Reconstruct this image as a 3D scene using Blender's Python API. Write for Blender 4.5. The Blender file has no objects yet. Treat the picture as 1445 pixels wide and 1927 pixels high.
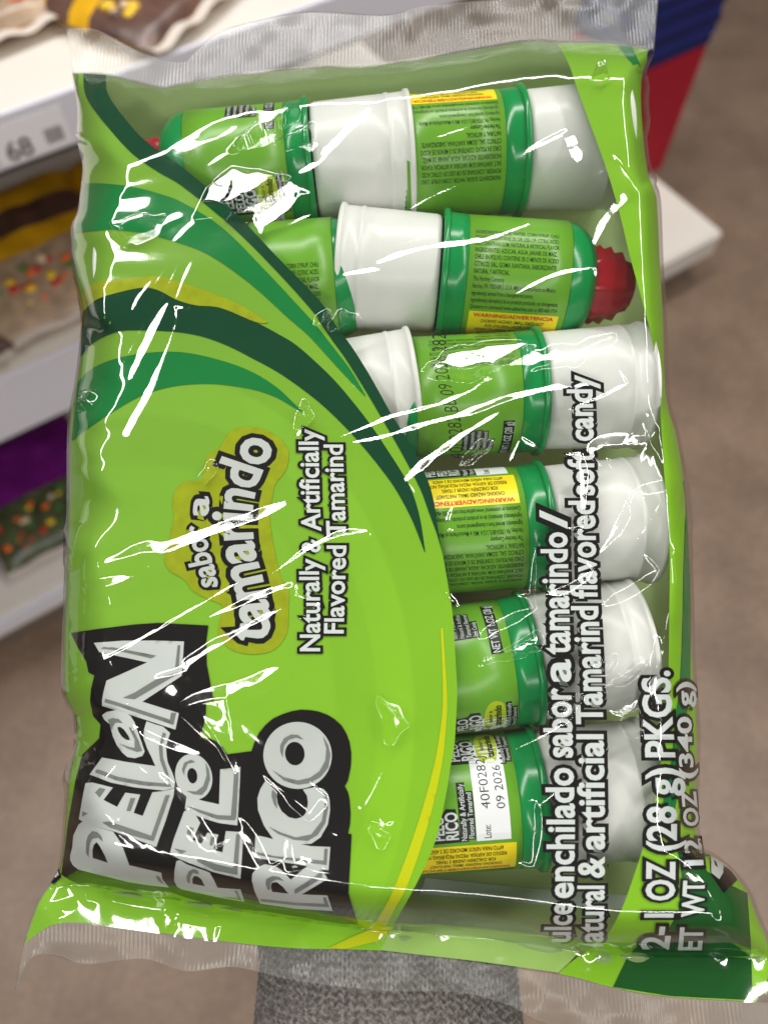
import bpy, bmesh, math, random
import numpy as np
from mathutils import Matrix, Vector
from mathutils.geometry import delaunay_2d_cdt

random.seed(7)
RNG = np.random.default_rng(7)
scene = bpy.context.scene
C = scene.collection

# ------------------------------------------------------------------ camera
PW, PH, FPX = 1445.0, 1927.0, 1392.0
PITCH = math.radians(62)
CAM_Z = 1.5
cam = bpy.data.cameras.new('camera')
cam_o = bpy.data.objects.new('camera', cam)
C.objects.link(cam_o)
cam_o.location = (0, 0, CAM_Z)
cam_o.rotation_euler = (math.pi / 2 - PITCH, 0, 0)
cam.sensor_fit = 'VERTICAL'
cam.sensor_height = 36
cam.lens = 36 * FPX / PH
cam.clip_start = 0.01
cam.clip_end = 60
cam.dof.use_dof = True
cam.dof.focus_distance = 0.214
cam.dof.aperture_fstop = 8.5
scene.camera = cam_o

# ------------------------------------------------------------------ indoor light
world = bpy.data.worlds.new('World')
scene.world = world
world.use_nodes = True
world.node_tree.nodes['Background'].inputs[0].default_value = (1.0, 0.97, 0.93, 1)
world.node_tree.nodes['Background'].inputs[1].default_value = 0.11
AZ = math.radians(57)                                   # direction of the aisle
AD = np.array([math.sin(AZ), math.cos(AZ), 0.0])        # along the shelf fronts
AQ = np.array([-AD[1], AD[0], 0.0])                     # into the shelves
LAMPS = []                                              # (centre, half length, direction)
CEIL = 3.4
for off, along, ln, across in ((1.1, 0.1, 4.4, 0), (-2.9, 0.0, 4.4, 0), (-1.5, -1.9, 1.5, 1), (-0.75, 1.75, 2.4, 1)):
    c = np.array([0, 0, CEIL]) + AQ * off + AD * along
    d = AQ if across else AD  # the crosswise strips are added, unseen lamps that put glints on the logo creases
    lamp = bpy.data.lights.new('ceiling_or_added_strip', 'AREA')
    lamp.shape = 'RECTANGLE'
    lamp.size = ln
    lamp.size_y = 0.28
    lamp.color = (1.0, 0.965, 0.93)
    lamp.energy = 29.0 * math.pi * ln * 0.28
    lo = bpy.data.objects.new('ceiling_or_added_strip', lamp)
    C.objects.link(lo)
    lo.location = c
    lo.rotation_euler = (0, 0, math.atan2(d[1], d[0]))
    LAMPS.append((c, ln / 2, d))
vs = scene.view_settings
vs.view_transform = 'Standard'
vs.look = 'None'
vs.gamma = 1
vs.exposure = -0.26
vs.use_curve_mapping = False
cy = scene.cycles
cy.transparent_max_bounces = 24
cy.max_bounces = 6
cy.use_denoising = True
cy.sample_clamp_indirect = 6


# ------------------------------------------------------------------ materials
def lin(r, g, b):
    def f(c):
        c /= 255.0
        return c / 12.92 if c <= 0.04045 else ((c + 0.055) / 1.055) ** 2.4
    return (f(r), f(g), f(b), 1)


def nt(name):
    m = bpy.data.materials.new(name)
    m.use_nodes = True
    t = m.node_tree
    return m, t, t.nodes['Principled BSDF']


def mat(name, rgb, rough=0.5, spec=0.5, vary=0.0, scale=40, bump=0.0, bscale=200, sss=0.0, metal=0):
    m, t, p = nt(name)
    p.inputs['Roughness'].default_value = rough
    p.inputs['Specular IOR Level'].default_value = spec
    p.inputs['Metallic'].default_value = metal
    col = lin(*rgb)
    p.inputs['Base Color'].default_value = col
    tc = t.nodes.new('ShaderNodeTexCoord')
    if vary:
        n = t.nodes.new('ShaderNodeTexNoise')
        n.inputs['Scale'].default_value = scale
        n.inputs['Detail'].default_value = 5
        t.links.new(tc.outputs['Object'], n.inputs['Vector'])
        r = t.nodes.new('ShaderNodeValToRGB')
        r.color_ramp.elements[0].position = 0.3
        r.color_ramp.elements[1].position = 0.7
        r.color_ramp.elements[0].color = [max(0, c * (1 - vary)) for c in col[:3]] + [1]
        r.color_ramp.elements[1].color = [min(1, c * (1 + vary)) for c in col[:3]] + [1]
        t.links.new(n.outputs['Fac'], r.inputs['Fac'])
        t.links.new(r.outputs['Color'], p.inputs['Base Color'])
    if bump:
        n = t.nodes.new('ShaderNodeTexNoise')
        n.inputs['Scale'].default_value = bscale
        n.inputs['Detail'].default_value = 4
        t.links.new(tc.outputs['Object'], n.inputs['Vector'])
        b = t.nodes.new('ShaderNodeBump')
        b.inputs['Strength'].default_value = bump
        b.inputs['Distance'].default_value = 0.001
        t.links.new(n.outputs['Fac'], b.inputs['Height'])
        t.links.new(b.outputs['Normal'], p.inputs['Normal'])
    if sss:
        p.inputs['Subsurface Weight'].default_value = sss
        p.inputs['Subsurface Radius'].default_value = (0.01, 0.01, 0.01)
        p.inputs['Subsurface Scale'].default_value = 0.3
    return m


def film_mat(name, ior, rough, haze, bump, crimp=0.0):
    """thin clear plastic: see-through with mirror reflection and a little milky haze"""
    m = bpy.data.materials.new(name)
    m.use_nodes = True
    t = m.node_tree
    t.nodes.clear()
    out = t.nodes.new('ShaderNodeOutputMaterial')
    tr = t.nodes.new('ShaderNodeBsdfTransparent')
    tr.inputs[0].default_value = (0.97, 0.98, 0.97, 1)
    df = t.nodes.new('ShaderNodeBsdfDiffuse')
    df.inputs[0].default_value = (0.75, 0.75, 0.72, 1)
    gl = t.nodes.new('ShaderNodeBsdfGlossy')
    gl.inputs['Roughness'].default_value = rough
    fr = t.nodes.new('ShaderNodeFresnel')
    gm = t.nodes.new('ShaderNodeNewGeometry')          # a thin sheet reflects alike from both sides
    mr = t.nodes.new('ShaderNodeMapRange')
    mr.inputs['To Min'].default_value = ior
    mr.inputs['To Max'].default_value = 1 / ior
    t.links.new(gm.outputs['Backfacing'], mr.inputs['Value'])
    t.links.new(mr.outputs['Result'], fr.inputs['IOR'])
    m1 = t.nodes.new('ShaderNodeMixShader')
    m1.inputs[0].default_value = haze
    m2 = t.nodes.new('ShaderNodeMixShader')
    tc = t.nodes.new('ShaderNodeTexCoord')
    no = t.nodes.new('ShaderNodeTexNoise')
    no.inputs['Scale'].default_value = 55
    no.inputs['Detail'].default_value = 3
    mp = t.nodes.new('ShaderNodeMapping')
    mp.inputs['Rotation'].default_value = (0, 0, math.radians(-28))
    mp.inputs['Scale'].default_value = (0.35, 1.6, 1)
    t.links.new(tc.outputs['Object'], mp.inputs['Vector'])
    t.links.new(mp.outputs['Vector'], no.inputs['Vector'])
    bp = t.nodes.new('ShaderNodeBump')
    bp.inputs['Strength'].default_value = bump
    bp.inputs['Distance'].default_value = 0.002
    t.links.new(no.outputs['Fac'], bp.inputs['Height'])
    if crimp:
        wv = t.nodes.new('ShaderNodeTexWave')
        wv.inputs['Scale'].default_value = 260
        wv.inputs['Distortion'].default_value = 0.4
        t.links.new(tc.outputs['Object'], wv.inputs['Vector'])
        b2 = t.nodes.new('ShaderNodeBump')
        b2.inputs['Strength'].default_value = crimp
        b2.inputs['Distance'].default_value = 0.0006
        t.links.new(wv.outputs['Fac'], b2.inputs['Height'])
        t.links.new(bp.outputs['Normal'], b2.inputs['Normal'])
        bp = b2
    g2 = t.nodes.new('ShaderNodeBsdfGlossy')
    g2.inputs['Roughness'].default_value = max(0.11, rough)
    mg = t.nodes.new('ShaderNodeMixShader')
    mg.inputs[0].default_value = 0.2
    t.links.new(gl.outputs[0], mg.inputs[1])
    t.links.new(g2.outputs[0], mg.inputs[2])
    t.links.new(bp.outputs['Normal'], gl.inputs['Normal'])
    t.links.new(bp.outputs['Normal'], g2.inputs['Normal'])
    t.links.new(tr.outputs[0], m1.inputs[1])
    t.links.new(df.outputs[0], m1.inputs[2])
    t.links.new(fr.outputs[0], m2.inputs[0])
    t.links.new(m1.outputs[0], m2.inputs[1])
    t.links.new(mg.outputs[0], m2.inputs[2])
    t.links.new(m2.outputs[0], out.inputs[0])
    return m


M = {}
M['film'] = film_mat('clear_film', 1.9, 0.055, 0.003, 0.03)
M['fin'] = film_mat('clear_seal_film', 1.36, 0.3, 0.04, 0.07, 0.22)
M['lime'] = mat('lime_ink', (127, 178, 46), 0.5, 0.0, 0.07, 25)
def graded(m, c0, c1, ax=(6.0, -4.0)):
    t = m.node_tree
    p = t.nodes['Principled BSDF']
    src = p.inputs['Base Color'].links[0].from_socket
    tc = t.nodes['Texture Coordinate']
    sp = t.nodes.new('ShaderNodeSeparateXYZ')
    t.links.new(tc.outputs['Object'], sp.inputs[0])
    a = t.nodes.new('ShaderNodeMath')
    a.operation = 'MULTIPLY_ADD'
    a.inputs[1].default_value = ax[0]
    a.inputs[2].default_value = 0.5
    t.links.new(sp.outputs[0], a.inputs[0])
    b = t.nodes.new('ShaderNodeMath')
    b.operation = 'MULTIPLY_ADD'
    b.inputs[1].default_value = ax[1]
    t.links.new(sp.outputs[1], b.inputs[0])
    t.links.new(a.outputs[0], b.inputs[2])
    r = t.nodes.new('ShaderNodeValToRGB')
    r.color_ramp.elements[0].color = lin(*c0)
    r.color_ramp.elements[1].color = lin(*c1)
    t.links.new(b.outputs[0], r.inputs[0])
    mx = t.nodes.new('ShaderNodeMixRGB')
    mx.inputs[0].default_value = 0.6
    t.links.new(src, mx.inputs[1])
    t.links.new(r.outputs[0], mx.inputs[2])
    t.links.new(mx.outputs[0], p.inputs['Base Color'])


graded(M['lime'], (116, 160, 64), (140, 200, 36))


def rings(m, centre, stops):
    """printed concentric tones of the big lime disc"""
    t = m.node_tree
    p = t.nodes['Principled BSDF']
    src = p.inputs['Base Color'].links[0].from_socket
    vm = t.nodes.new('ShaderNodeVectorMath')
    vm.operation = 'SUBTRACT'
    vm.inputs[1].default_value = centre
    t.links.new(t.nodes['Texture Coordinate'].outputs['Object'], vm.inputs[0])
    v2 = t.nodes.new('ShaderNodeVectorMath')
    v2.operation = 'MULTIPLY'
    v2.inputs[1].default_value = (1, 0.78, 0)
    t.links.new(vm.outputs[0], v2.inputs[0])
    v3 = t.nodes.new('ShaderNodeVectorMath')
    v3.operation = 'LENGTH'
    t.links.new(v2.outputs[0], v3.inputs[0])
    sc_ = t.nodes.new('ShaderNodeMath')
    sc_.operation = 'MULTIPLY'
    sc_.inputs[1].default_value = 8.0
    t.links.new(v3.outputs['Value'], sc_.inputs[0])
    r = t.nodes.new('ShaderNodeValToRGB')
    r.color_ramp.elements[0].position = stops[0][0]
    r.color_ramp.elements[1].position = stops[-1][0]
    for q, c in stops[1:-1]:
        r.color_ramp.elements.new(q)
    for e_, (q, c) in zip(r.color_ramp.elements, stops):
        e_.color = (c, c, c, 1)
    t.links.new(sc_.outputs[0], r.inputs[0])
    mx = t.nodes.new('ShaderNodeMixRGB')
    mx.blend_type = 'MULTIPLY'
    mx.inputs[0].default_value = 1
    t.links.new(src, mx.inputs[1])
    t.links.new(r.outputs[0], mx.inputs[2])
    t.links.new(mx.outputs[0], p.inputs['Base Color'])


rings(M['lime'], (-0.062, -0.060, 0), [(0.0, 1.0), (0.43, 0.98), (0.44, 0.93), (0.52, 0.93), (0.53, 0.99), (0.60, 1.0), (0.61, 0.91), (0.8, 0.9), (1.0, 0.92)])
M['lime2'] = mat('bright_lime_ink', (132, 184, 46), 0.5, 0.0, 0.05, 25)
M['lime3'] = mat('soft_lime_ink', (129, 178, 52), 0.5, 0.0, 0.05, 25)
graded(M['lime2'], (126, 172, 60), (142, 204, 36))
graded(M['lime3'], (126, 170, 64), (138, 196, 42))
M['mid'] = mat('mid_green_ink', (26, 118, 58), 0.5, 0.0, 0.08, 30)
M['dark'] = mat('dark_green_ink', (20, 66, 42), 0.5, 0.0, 0.08, 30)
M['forest'] = mat('forest_green_ink', (26, 84, 34), 0.5, 0.0, 0.08, 30)
M['olive'] = mat('olive_ink', (146, 158, 30), 0.5, 0.0, 0.10, 300)
M['yellow'] = mat('yellow_ink', (188, 196, 20), 0.5, 0.0, 0.04, 30)
M['black'] = mat('black_ink', (18, 16, 15), 0.5, 0.1)
M['silver'] = mat('silver_ink', (188, 193, 190), 0.45, 0.1, 0.09, 28)
M['shade'] = mat('grey_ink', (116, 119, 116), 0.5, 0.1)
M['white'] = mat('white_ink', (204, 210, 208), 0.5, 0.1)
M['backlime'] = mat('inside_of_lime_print', (150, 186, 96), 0.45, 0.2, 0.06, 20)
M['backgreen'] = mat('inside_of_green_print', (176, 206, 138), 0.45, 0.2, 0.06, 20)
def backmat(m):
    t = m.node_tree
    p = t.nodes['Principled BSDF']
    tl = t.nodes.new('ShaderNodeBsdfTranslucent')
    t.links.new(p.inputs['Base Color'].links[0].from_socket, tl.inputs[0])
    mx = t.nodes.new('ShaderNodeMixShader')
    mx.inputs[0].default_value = 0.45
    t.links.new(p.outputs[0], mx.inputs[1])
    t.links.new(tl.outputs[0], mx.inputs[2])
    t.links.new(mx.outputs[0], t.nodes['Material Output'].inputs[0])


backmat(M['backgreen'])
M['cup'] = mat('milky_plastic', (236, 237, 232), 0.3, 0.5, 0.03, 60)
_t = M['cup'].node_tree
backmat(M['cup'])
_t.nodes['Mix Shader'].inputs[0].default_value = 0.18
M['greenp'] = mat('green_plastic', (14, 140, 70), 0.2, 0.5, 0.06, 60)
M['redp'] = mat('red_plastic', (176, 30, 44), 0.25, 0.5, 0.08, 80)
M['label'] = mat('lime_label', (104, 164, 42), 0.28, 0.5, 0.06, 60)
M['lyellow'] = mat('yellow_label_ink', (246, 222, 20), 0.3, 0.4)
M['lwhite'] = mat('white_label_ink', (232, 234, 236), 0.3, 0.4)
M['lred'] = mat('red_label_ink', (206, 40, 36), 0.35, 0.3)
M['lblack'] = mat('black_label_ink', (22, 26, 20), 0.35, 0.3)
M['lolive'] = mat('olive_label_ink', (176, 196, 30), 0.35, 0.3)


# ------------------------------------------------------------------ frames: pixel -> place
CAMM = Matrix.Translation((0, 0, CAM_Z)) @ Matrix.Rotation(math.pi / 2 - PITCH, 4, 'X')
TILT = math.radians(8.5)
T0 = 0.232
BU = np.array([1.0, 0, 0])
BN = np.array([0, math.sin(TILT), math.cos(TILT)])
BV = np.cross(BN, BU)


def pix_dir(x, y):
    x = np.asarray(x, float)
    y = np.asarray(y, float)
    return np.stack([(x - PW / 2) / FPX, -(y - PH / 2) / FPX, -np.ones_like(x)], -1)


X0 = pix_dir(690, 960) * T0
BAGM = CAMM @ Matrix(((BU[0], BV[0], BN[0], X0[0]), (BU[1], BV[1], BN[1], X0[1]), (BU[2], BV[2], BN[2], X0[2]), (0, 0, 0, 1)))


def loc(x, y, h):
    """pixel + height above the bag's middle plane -> point in the bag's own frame"""
    d = pix_dir(x, y)
    t = (X0 @ BN + h) / (d @ BN)
    p = d * t[..., None] - X0
    return np.stack([p @ BU, p @ BV, p @ BN], -1)


CAML = np.array(BAGM.inverted() @ Vector((0, 0, CAM_Z)))
R3 = np.array(BAGM.to_3x3())


def wray(px, py):
    d = CAMM.to_3x3() @ Vector(pix_dir(px, py))
    return np.array(d)


def hit_z(px, py, z):
    d = wray(px, py)
    return np.array([0, 0, CAM_Z]) + d * ((z - CAM_Z) / d[2])


def catmull(pts, n=8, closed=False):
    P = np.array(pts, float)
    if closed:
        Q = np.vstack([P[-1], P, P[0], P[1]])
    else:
        Q = np.vstack([2 * P[0] - P[1], P, 2 * P[-1] - P[-2]])
    out = []
    for i in range(1, len(Q) - 2):
        p0, p1, p2, p3 = Q[i - 1], Q[i], Q[i + 1], Q[i + 2]
        for k in range(n):
            t = k / n
            out.append(0.5 * (2 * p1 + (p2 - p0) * t + (2 * p0 - 5 * p1 + 4 * p2 - p3) * t * t + (3 * p1 - p0 - 3 * p2 + p3) * t ** 3))
    if not closed:
        out.append(P[-1])
    return np.array(out)


def resample(P, n):
    P = np.array(P, float)
    s = np.r_[0, np.cumsum(np.hypot(*np.diff(P, axis=0).T))]
    q = np.linspace(0, s[-1], n)
    return np.stack([np.interp(q, s, P[:, 0]), np.interp(q, s, P[:, 1])], -1)


def noise2(x, y, cell, seed):
    g = np.random.default_rng(seed).uniform(-1, 1, (80, 80))
    u = np.mod(np.asarray(x) / cell + 13.7, 78)
    v = np.mod(np.asarray(y) / cell + 7.3, 78)
    i = u.astype(int)
    j = v.astype(int)
    a = u - i
    b = v - j
    a = a * a * (3 - 2 * a)
    b = b * b * (3 - 2 * b)
    return (g[i, j] * (1 - a) + g[i + 1, j] * a) * (1 - b) + (g[i, j + 1] * (1 - a) + g[i + 1, j + 1] * a) * b


# outline of the bag, traced
E_L = [(137, 138), (150, 200), (150, 265), (160, 310), (158, 345), (150, 400), (138, 432), (140, 500), (151, 560), (157, 605), (154, 650), (145, 720), (135, 775), (131, 830),
       (130, 960), (125, 1100), (120, 1277), (128, 1322), (142, 1347), (144, 1400), (129, 1470), (121, 1580), (112, 1640), (95, 1665), (72, 1700), (45, 1777)]
E_R = [(1230, 95), (1212, 135), (1208, 180), (1212, 250), (1222, 330), (1238, 372), (1243, 480), (1250, 600), (1254, 740), (1272, 810), (1288, 895), (1291, 960), (1300, 1100),
       (1303, 1224), (1311, 1340), (1313, 1400), (1310, 1510), (1312, 1565), (1322, 1600), (1340, 1609), (1375, 1637), (1406, 1676), (1430, 1735), (1447, 1780), (1456, 1887)]
E_T = [(137, 138), (205, 142), (300, 165), (330, 162), (420, 145), (590, 128), (720, 122), (870, 98), (990, 78), (1050, 80), (1150, 82), (1230, 95)]
E_B = [(45, 1777), (100, 1741), (170, 1738), (300, 1755), (450, 1775), (560, 1785), (720, 1790), (900, 1812), (1060, 1835), (1150, 1858), (1260, 1876), (1456, 1887)]
FOLD = [(40, 1690), (133, 1660), (200, 1668), (255, 1678), (355, 1692), (494, 1716), (643, 1738), (735, 1748), (900, 1760), (1100, 1786), (1190, 1794), (1330, 1796), (1460, 1800)]
SL, SR = catmull(E_L, 6), catmull(E_R, 6)
ST, SB, SF = catmull(E_T, 6), catmull(E_B, 6), catmull(FOLD, 6)


def fc(q):
    q = np.clip(q, 0, 1) * 0.93 + 0.07
    f0 = math.sqrt(1 - 0.93 ** 2)
    return (np.sqrt(np.maximum(0, 1 - (1 - q) ** 2)) - f0) / (1 - f0)


ROWS_Y = [232, 465, 708, 975, 1243, 1525]


def HS(x, y):
    """height (m) of the front of the bag above its middle plane"""
    x = np.asarray(x, float)
    y = np.asarray(y, float)
    dl = x - np.interp(y, SL[:, 1], SL[:, 0])
    dr = np.interp(y, SR[:, 1], SR[:, 0]) - x
    dt = y - np.interp(x, ST[:, 0], ST[:, 1])
    df = np.interp(x, SF[:, 0], SF[:, 1]) - y
    prof = fc(dl / (np.interp(y, [0, 600, 800], [66, 66, 85]) * (1 + 0.42 * noise2(y, y * 0 + 40, 78, 91) + 0.12 * noise2(y, y * 0 + 40, 31, 92)))) * fc(dr / np.interp(y, [0, 1100, 1320], [40, 40, 85])) * fc(dt / (75 + 130 * np.exp(-((x - 150) / 170) ** 2))) * fc(df / 85)
    ph = np.interp(y + (x - 900) * 0.09, ROWS_Y, np.arange(6))
    hump = 0.00018 * np.cos(2 * math.pi * ph) * prof
    wob = (0.0004 * noise2(x, y, 190, 3) + 0.00006 * noise2(x + y * 0.6, y - 0.6 * x, 60, 4)) * prof
    low = np.clip(-df / 30, 0, 1)
    flat = low * (0.0012 + 0.0016 * noise2(x, y * 0.5, 90, 9))
    pucker = np.exp(-np.abs(df + 6) / 28.0) * 0.0012 * noise2(x, y * 0.3, 34, 5)
    pk = (np.exp(-np.maximum(dl, 0) / 60.0) * (0.0014 * noise2(x * 0.35 + y * 0.3, y, 62, 6) + 0.0006 * noise2(x * 0.3 + y * 0.4, y, 24, 66)) + np.exp(-np.maximum(dr, 0) / 45.0) * 0.0020 * noise2(x * 0.25, y, 40, 8)
          + np.exp(-np.maximum(dt, 0) / 60.0) * 0.0016 * noise2(x + 0.5 * y, y * 0.3, 42, 18))
    return 0.0226 * prof + hump + wob + flat + pucker + pk * np.clip(prof * 3, 0, 1)


def surf(x, y):
    return loc(x, y, HS(x, y))


def snorm(x, y):
    e = 3.0
    a = surf(np.asarray(x) + e, y) - surf(np.asarray(x) - e, y)
    b = surf(x, np.asarray(y) - e) - surf(x, np.asarray(y) + e)
    n = np.cross(a, b)
    return n / np.linalg.norm(n, axis=-1, keepdims=True)


# ------------------------------------------------------------------ mesh helpers
def new_obj(name, verts, faces, material, parent=None, matrix=None, smooth=True):
    me = bpy.data.meshes.new(name)
    me.from_pydata([tuple(v) for v in verts], [], [tuple(f) for f in faces])
    if material is not None:
        me.materials.append(material)
    if smooth:
        me.shade_smooth()
    o = bpy.data.objects.new(name, me)
    C.objects.link(o)
    if parent is not None:
        o.parent = parent
    if matrix is not None:
        o.matrix_world = matrix
    return o


def from_data(name, me, parent=None):
    o = bpy.data.objects.new(name, me)
    C.objects.link(o)
    o.parent = parent
    return o


def empty(name, matrix, label, cat, group=None):
    o = bpy.data.objects.new(name, None)
    o.empty_display_size = 0.02
    C.objects.link(o)
    o.matrix_world = matrix
    return tag(o, label, cat, group)


def tag(o, label, cat, group=None):
    o['label'] = label
    o['category'] = cat
    if group:
        o['group'] = group
    return o


def grid_faces(nu, nv):
    i, j = np.meshgrid(np.arange(nu - 1), np.arange(nv - 1), indexing='ij')
    a = (i * nv + j).ravel()
    return np.stack([a, a + 1, a + nv + 1, a + nv], -1)


def fast_grid(name, P, material, parent=None, smooth=True):
    nu, nv = P.shape[:2]
    F = grid_faces(nu, nv)
    me = bpy.data.meshes.new(name)
    me.vertices.add(nu * nv)
    me.vertices.foreach_set('co', P.reshape(-1).astype(np.float32))
    me.loops.add(F.size)
    me.loops.foreach_set('vertex_index', F.reshape(-1).astype(np.int32))
    me.polygons.add(len(F))
    me.polygons.foreach_set('loop_start', np.arange(0, F.size, 4, dtype=np.int32))
    me.update(calc_edges=True)
    me.validate()
    if smooth:
        me.shade_smooth()
    me.materials.append(material)
    return from_data(name, me, parent)


def refine(P, T, lim):
    """split triangle edges longer than lim (2D), conforming"""
    for _ in range(9):
        E = np.sort(np.concatenate([T[:, [0, 1]], T[:, [1, 2]], T[:, [2, 0]]]), axis=1)
        U, inv = np.unique(E, axis=0, return_inverse=True)
        inv = inv.reshape(3, -1)
        L = np.hypot(*(P[U[:, 0]] - P[U[:, 1]]).T)
        lg = L > lim
        if not lg.any():
            break
        mid = np.full(len(U), -1)
        mid[lg] = len(P) + np.arange(lg.sum())
        P = np.vstack([P, (P[U[lg, 0]] + P[U[lg, 1]]) / 2])
        out = []
        for k in range(len(T)):
            a, b, c = T[k]
            m0, m1, m2 = mid[inv[0, k]], mid[inv[1, k]], mid[inv[2, k]]
            n = (m0 >= 0) + (m1 >= 0) + (m2 >= 0)
            if n == 0:
                out.append((a, b, c))
            elif n == 3:
                out += [(a, m0, m2), (m0, b, m1), (m2, m1, c), (m0, m1, m2)]
            elif n == 1:
                if m0 >= 0:
                    out += [(a, m0, c), (m0, b, c)]
                elif m1 >= 0:
                    out += [(b, m1, a), (m1, c, a)]
                else:
                    out += [(c, m2, b), (m2, a, b)]
            else:
                if m0 < 0:
                    out += [(c, m2, m1), (m2, a, m1), (a, b, m1)]
                elif m1 < 0:
                    out += [(a, m0, m2), (m0, b, m2), (b, c, m2)]
                else:
                    out += [(b, m1, m0), (m1, c, m0), (c, a, m0)]
        T = np.array(out)
    return P, T


def inside(P, poly):
    x, y = P[:, 0], P[:, 1]
    r = np.zeros(len(P), bool)
    q = np.roll(poly, 1, axis=0)
    for (x1, y1), (x2, y2) in zip(poly, q):
        if y1 != y2:
            c = ((y1 > y) != (y2 > y)) & (x < (x2 - x1) * (y - y1) / (y2 - y1) + x1)
            r ^= c
    return r


def seg_dist(P, poly, closed=True):
    d = np.full(len(P), 1e9)
    n = len(poly)
    for i in range(n if closed else n - 1):
        a, b = poly[i], poly[(i + 1) % n]
        ab = b - a
        t = np.clip(((P - a) @ ab) / max(ab @ ab, 1e-9), 0, 1)
        d = np.minimum(d, np.hypot(*(P - a - t[:, None] * ab).T))
    return d


def fill(loops, step):
    """triangulate a 2D outline (first loop) with holes (the others) and inner grid points"""
    V, Ed = [], []
    dense = []
    for L in loops:
        L = np.array(L, float)
        n = len(L)
        out = []
        for i in range(n):
            a, b = L[i], L[(i + 1) % n]
            k = max(1, int(np.hypot(*(b - a)) / step))
            out += [a + (b - a) * j / k for j in range(k)]
        out = np.array(out)
        dense.append(out)
        s = len(V)
        V += [Vector((float(p[0]), float(p[1]))) for p in out]
        Ed += [(s + i, s + (i + 1) % len(out)) for i in range(len(out))]
    lo, hi = dense[0].min(0), dense[0].max(0)
    gx, gy = np.meshgrid(np.arange(lo[0], hi[0], step), np.arange(lo[1], hi[1], step))
    G = np.stack([gx.ravel(), gy.ravel()], -1)
    if len(G):
        ok = inside(G, dense[0])
        for h in dense[1:]:
            ok &= ~inside(G, h)
        G = G[ok]
        if len(G):
            d = np.full(len(G), 1e9)
            for h in dense:
                hh = h[::max(1, len(h) // 400)]
                for k in range(0, len(G), 2000):
                    d[k:k + 2000] = np.minimum(d[k:k + 2000], np.sqrt(((G[k:k + 2000, None] - hh[None]) ** 2).sum(-1)).min(1))
            G = G[d > step * 0.45]
        V += [Vector((float(p[0]), float(p[1]))) for p in G]
    vo, _, fo, *_ = delaunay_2d_cdt(V, Ed, [], 0, 1e-5)
    P = np.array([(v[0], v[1]) for v in vo])
    T = np.array([tuple(f) for f in fo])
    c = P[T].mean(1)
    ok = inside(c, dense[0])
    for h in dense[1:]:
        ok &= ~inside(c, h)
    return P, T[ok]


LAYER = 0.00009
INKS = []


def on_surface(P, layer, extra=0.0):
    n = snorm(P[:, 0], P[:, 1])
    off = layer * LAYER + extra
    return surf(P[:, 0], P[:, 1]) + n * (off[:, None] if isinstance(off, np.ndarray) else off)


def orient(V, T):
    n = np.cross(V[T[:, 1]] - V[T[:, 0]], V[T[:, 2]] - V[T[:, 0]])
    f = n[:, 2] < 0
    T = T.copy()
    T[f] = T[f][:, [0, 2, 1]]
    return T


def ink(name, loops, layer, material, parent, step=10):
    P, T = fill(loops, step)
    V = on_surface(P, layer)
    return new_obj(name, V, orient(V, T), material, parent)


# text --------------------------------------------------------------
_TX = {}


def text_mesh(body, offset, res=3):
    key = (body, offset, res)
    if key in _TX:
        return _TX[key]
    cu = bpy.data.curves.new('t', 'FONT')
    cu.body = body
    cu.offset = offset
    cu.resolution_u = res
    cu.fill_mode = 'FRONT'
    o = bpy.data.objects.new('t', cu)
    C.objects.link(o)
    bpy.context.view_layer.update()
    me = o.evaluated_get(bpy.context.evaluated_depsgraph_get()).to_mesh()
    P = np.array([(v.co.x, v.co.y) for v in me.vertices])
    me.calc_loop_triangles()
    T = np.array([tuple(t.vertices) for t in me.loop_triangles])
    bpy.data.objects.remove(o)
    bpy.data.curves.remove(cu)
    _TX[key] = (P, T)
    return P, T


CAPH = text_mesh('H', 0.0)[0][:, 1].max()


def islands(n, T):
    lab = np.arange(n)
    for _ in range(60):
        m = lab[T].min(1)
        new = lab.copy()
        for k in range(3):
            np.minimum.at(new, T[:, k], m)
        new = new[new]
        if (new == lab).all():
            break
        lab = new
    _, l2 = np.unique(lab, return_inverse=True)
    return l2


def text_norm(body, offset):
    """text scaled so that the un-thickened word runs 0..1 in x and cap height is 1"""
    P0, _ = text_mesh(body, 0.0)
    P, T = text_mesh(body, offset)
    x0, x1 = P0[:, 0].min(), P0[:, 0].max()
    Q = np.stack([(P[:, 0] - x0) / (x1 - x0), P[:, 1] / CAPH], -1)
    return Q, T


class Line:
    """a strip on the photograph: baseline and cap-line points, bottom of the picture first"""

    def __init__(self, pts):
        A = np.array(pts, float)
        self.b = catmull(A[:, :2], 6)
        self.t = catmull(A[:, 2:], 6)
        mid = (self.b + self.t) / 2
        self.s = np.r_[0, np.cumsum(np.hypot(*np.diff(mid, axis=0).T))]
        self.my = mid[:, 1]

    def at(self, s, v):
        s0 = np.clip(s, 0, self.s[-1])
        b = np.stack([np.interp(s0, self.s, self.b[:, k]) for k in (0, 1)], -1)
        t = np.stack([np.interp(s0, self.s, self.t[:, k]) for k in (0, 1)], -1)
        d = (np.stack([np.interp(s0 + 2, self.s, self.b[:, k]) for k in (0, 1)], -1) - np.stack([np.interp(s0 - 2, self.s, self.b[:, k]) for k in (0, 1)], -1))
        d /= np.linalg.norm(d, axis=1, keepdims=True) + 1e-9
        return b + (t - b) * v[:, None] + d * (s - s0)[:, None]

    def s_of_y(self, y):
        return np.interp(-y, -self.my, self.s)


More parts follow.
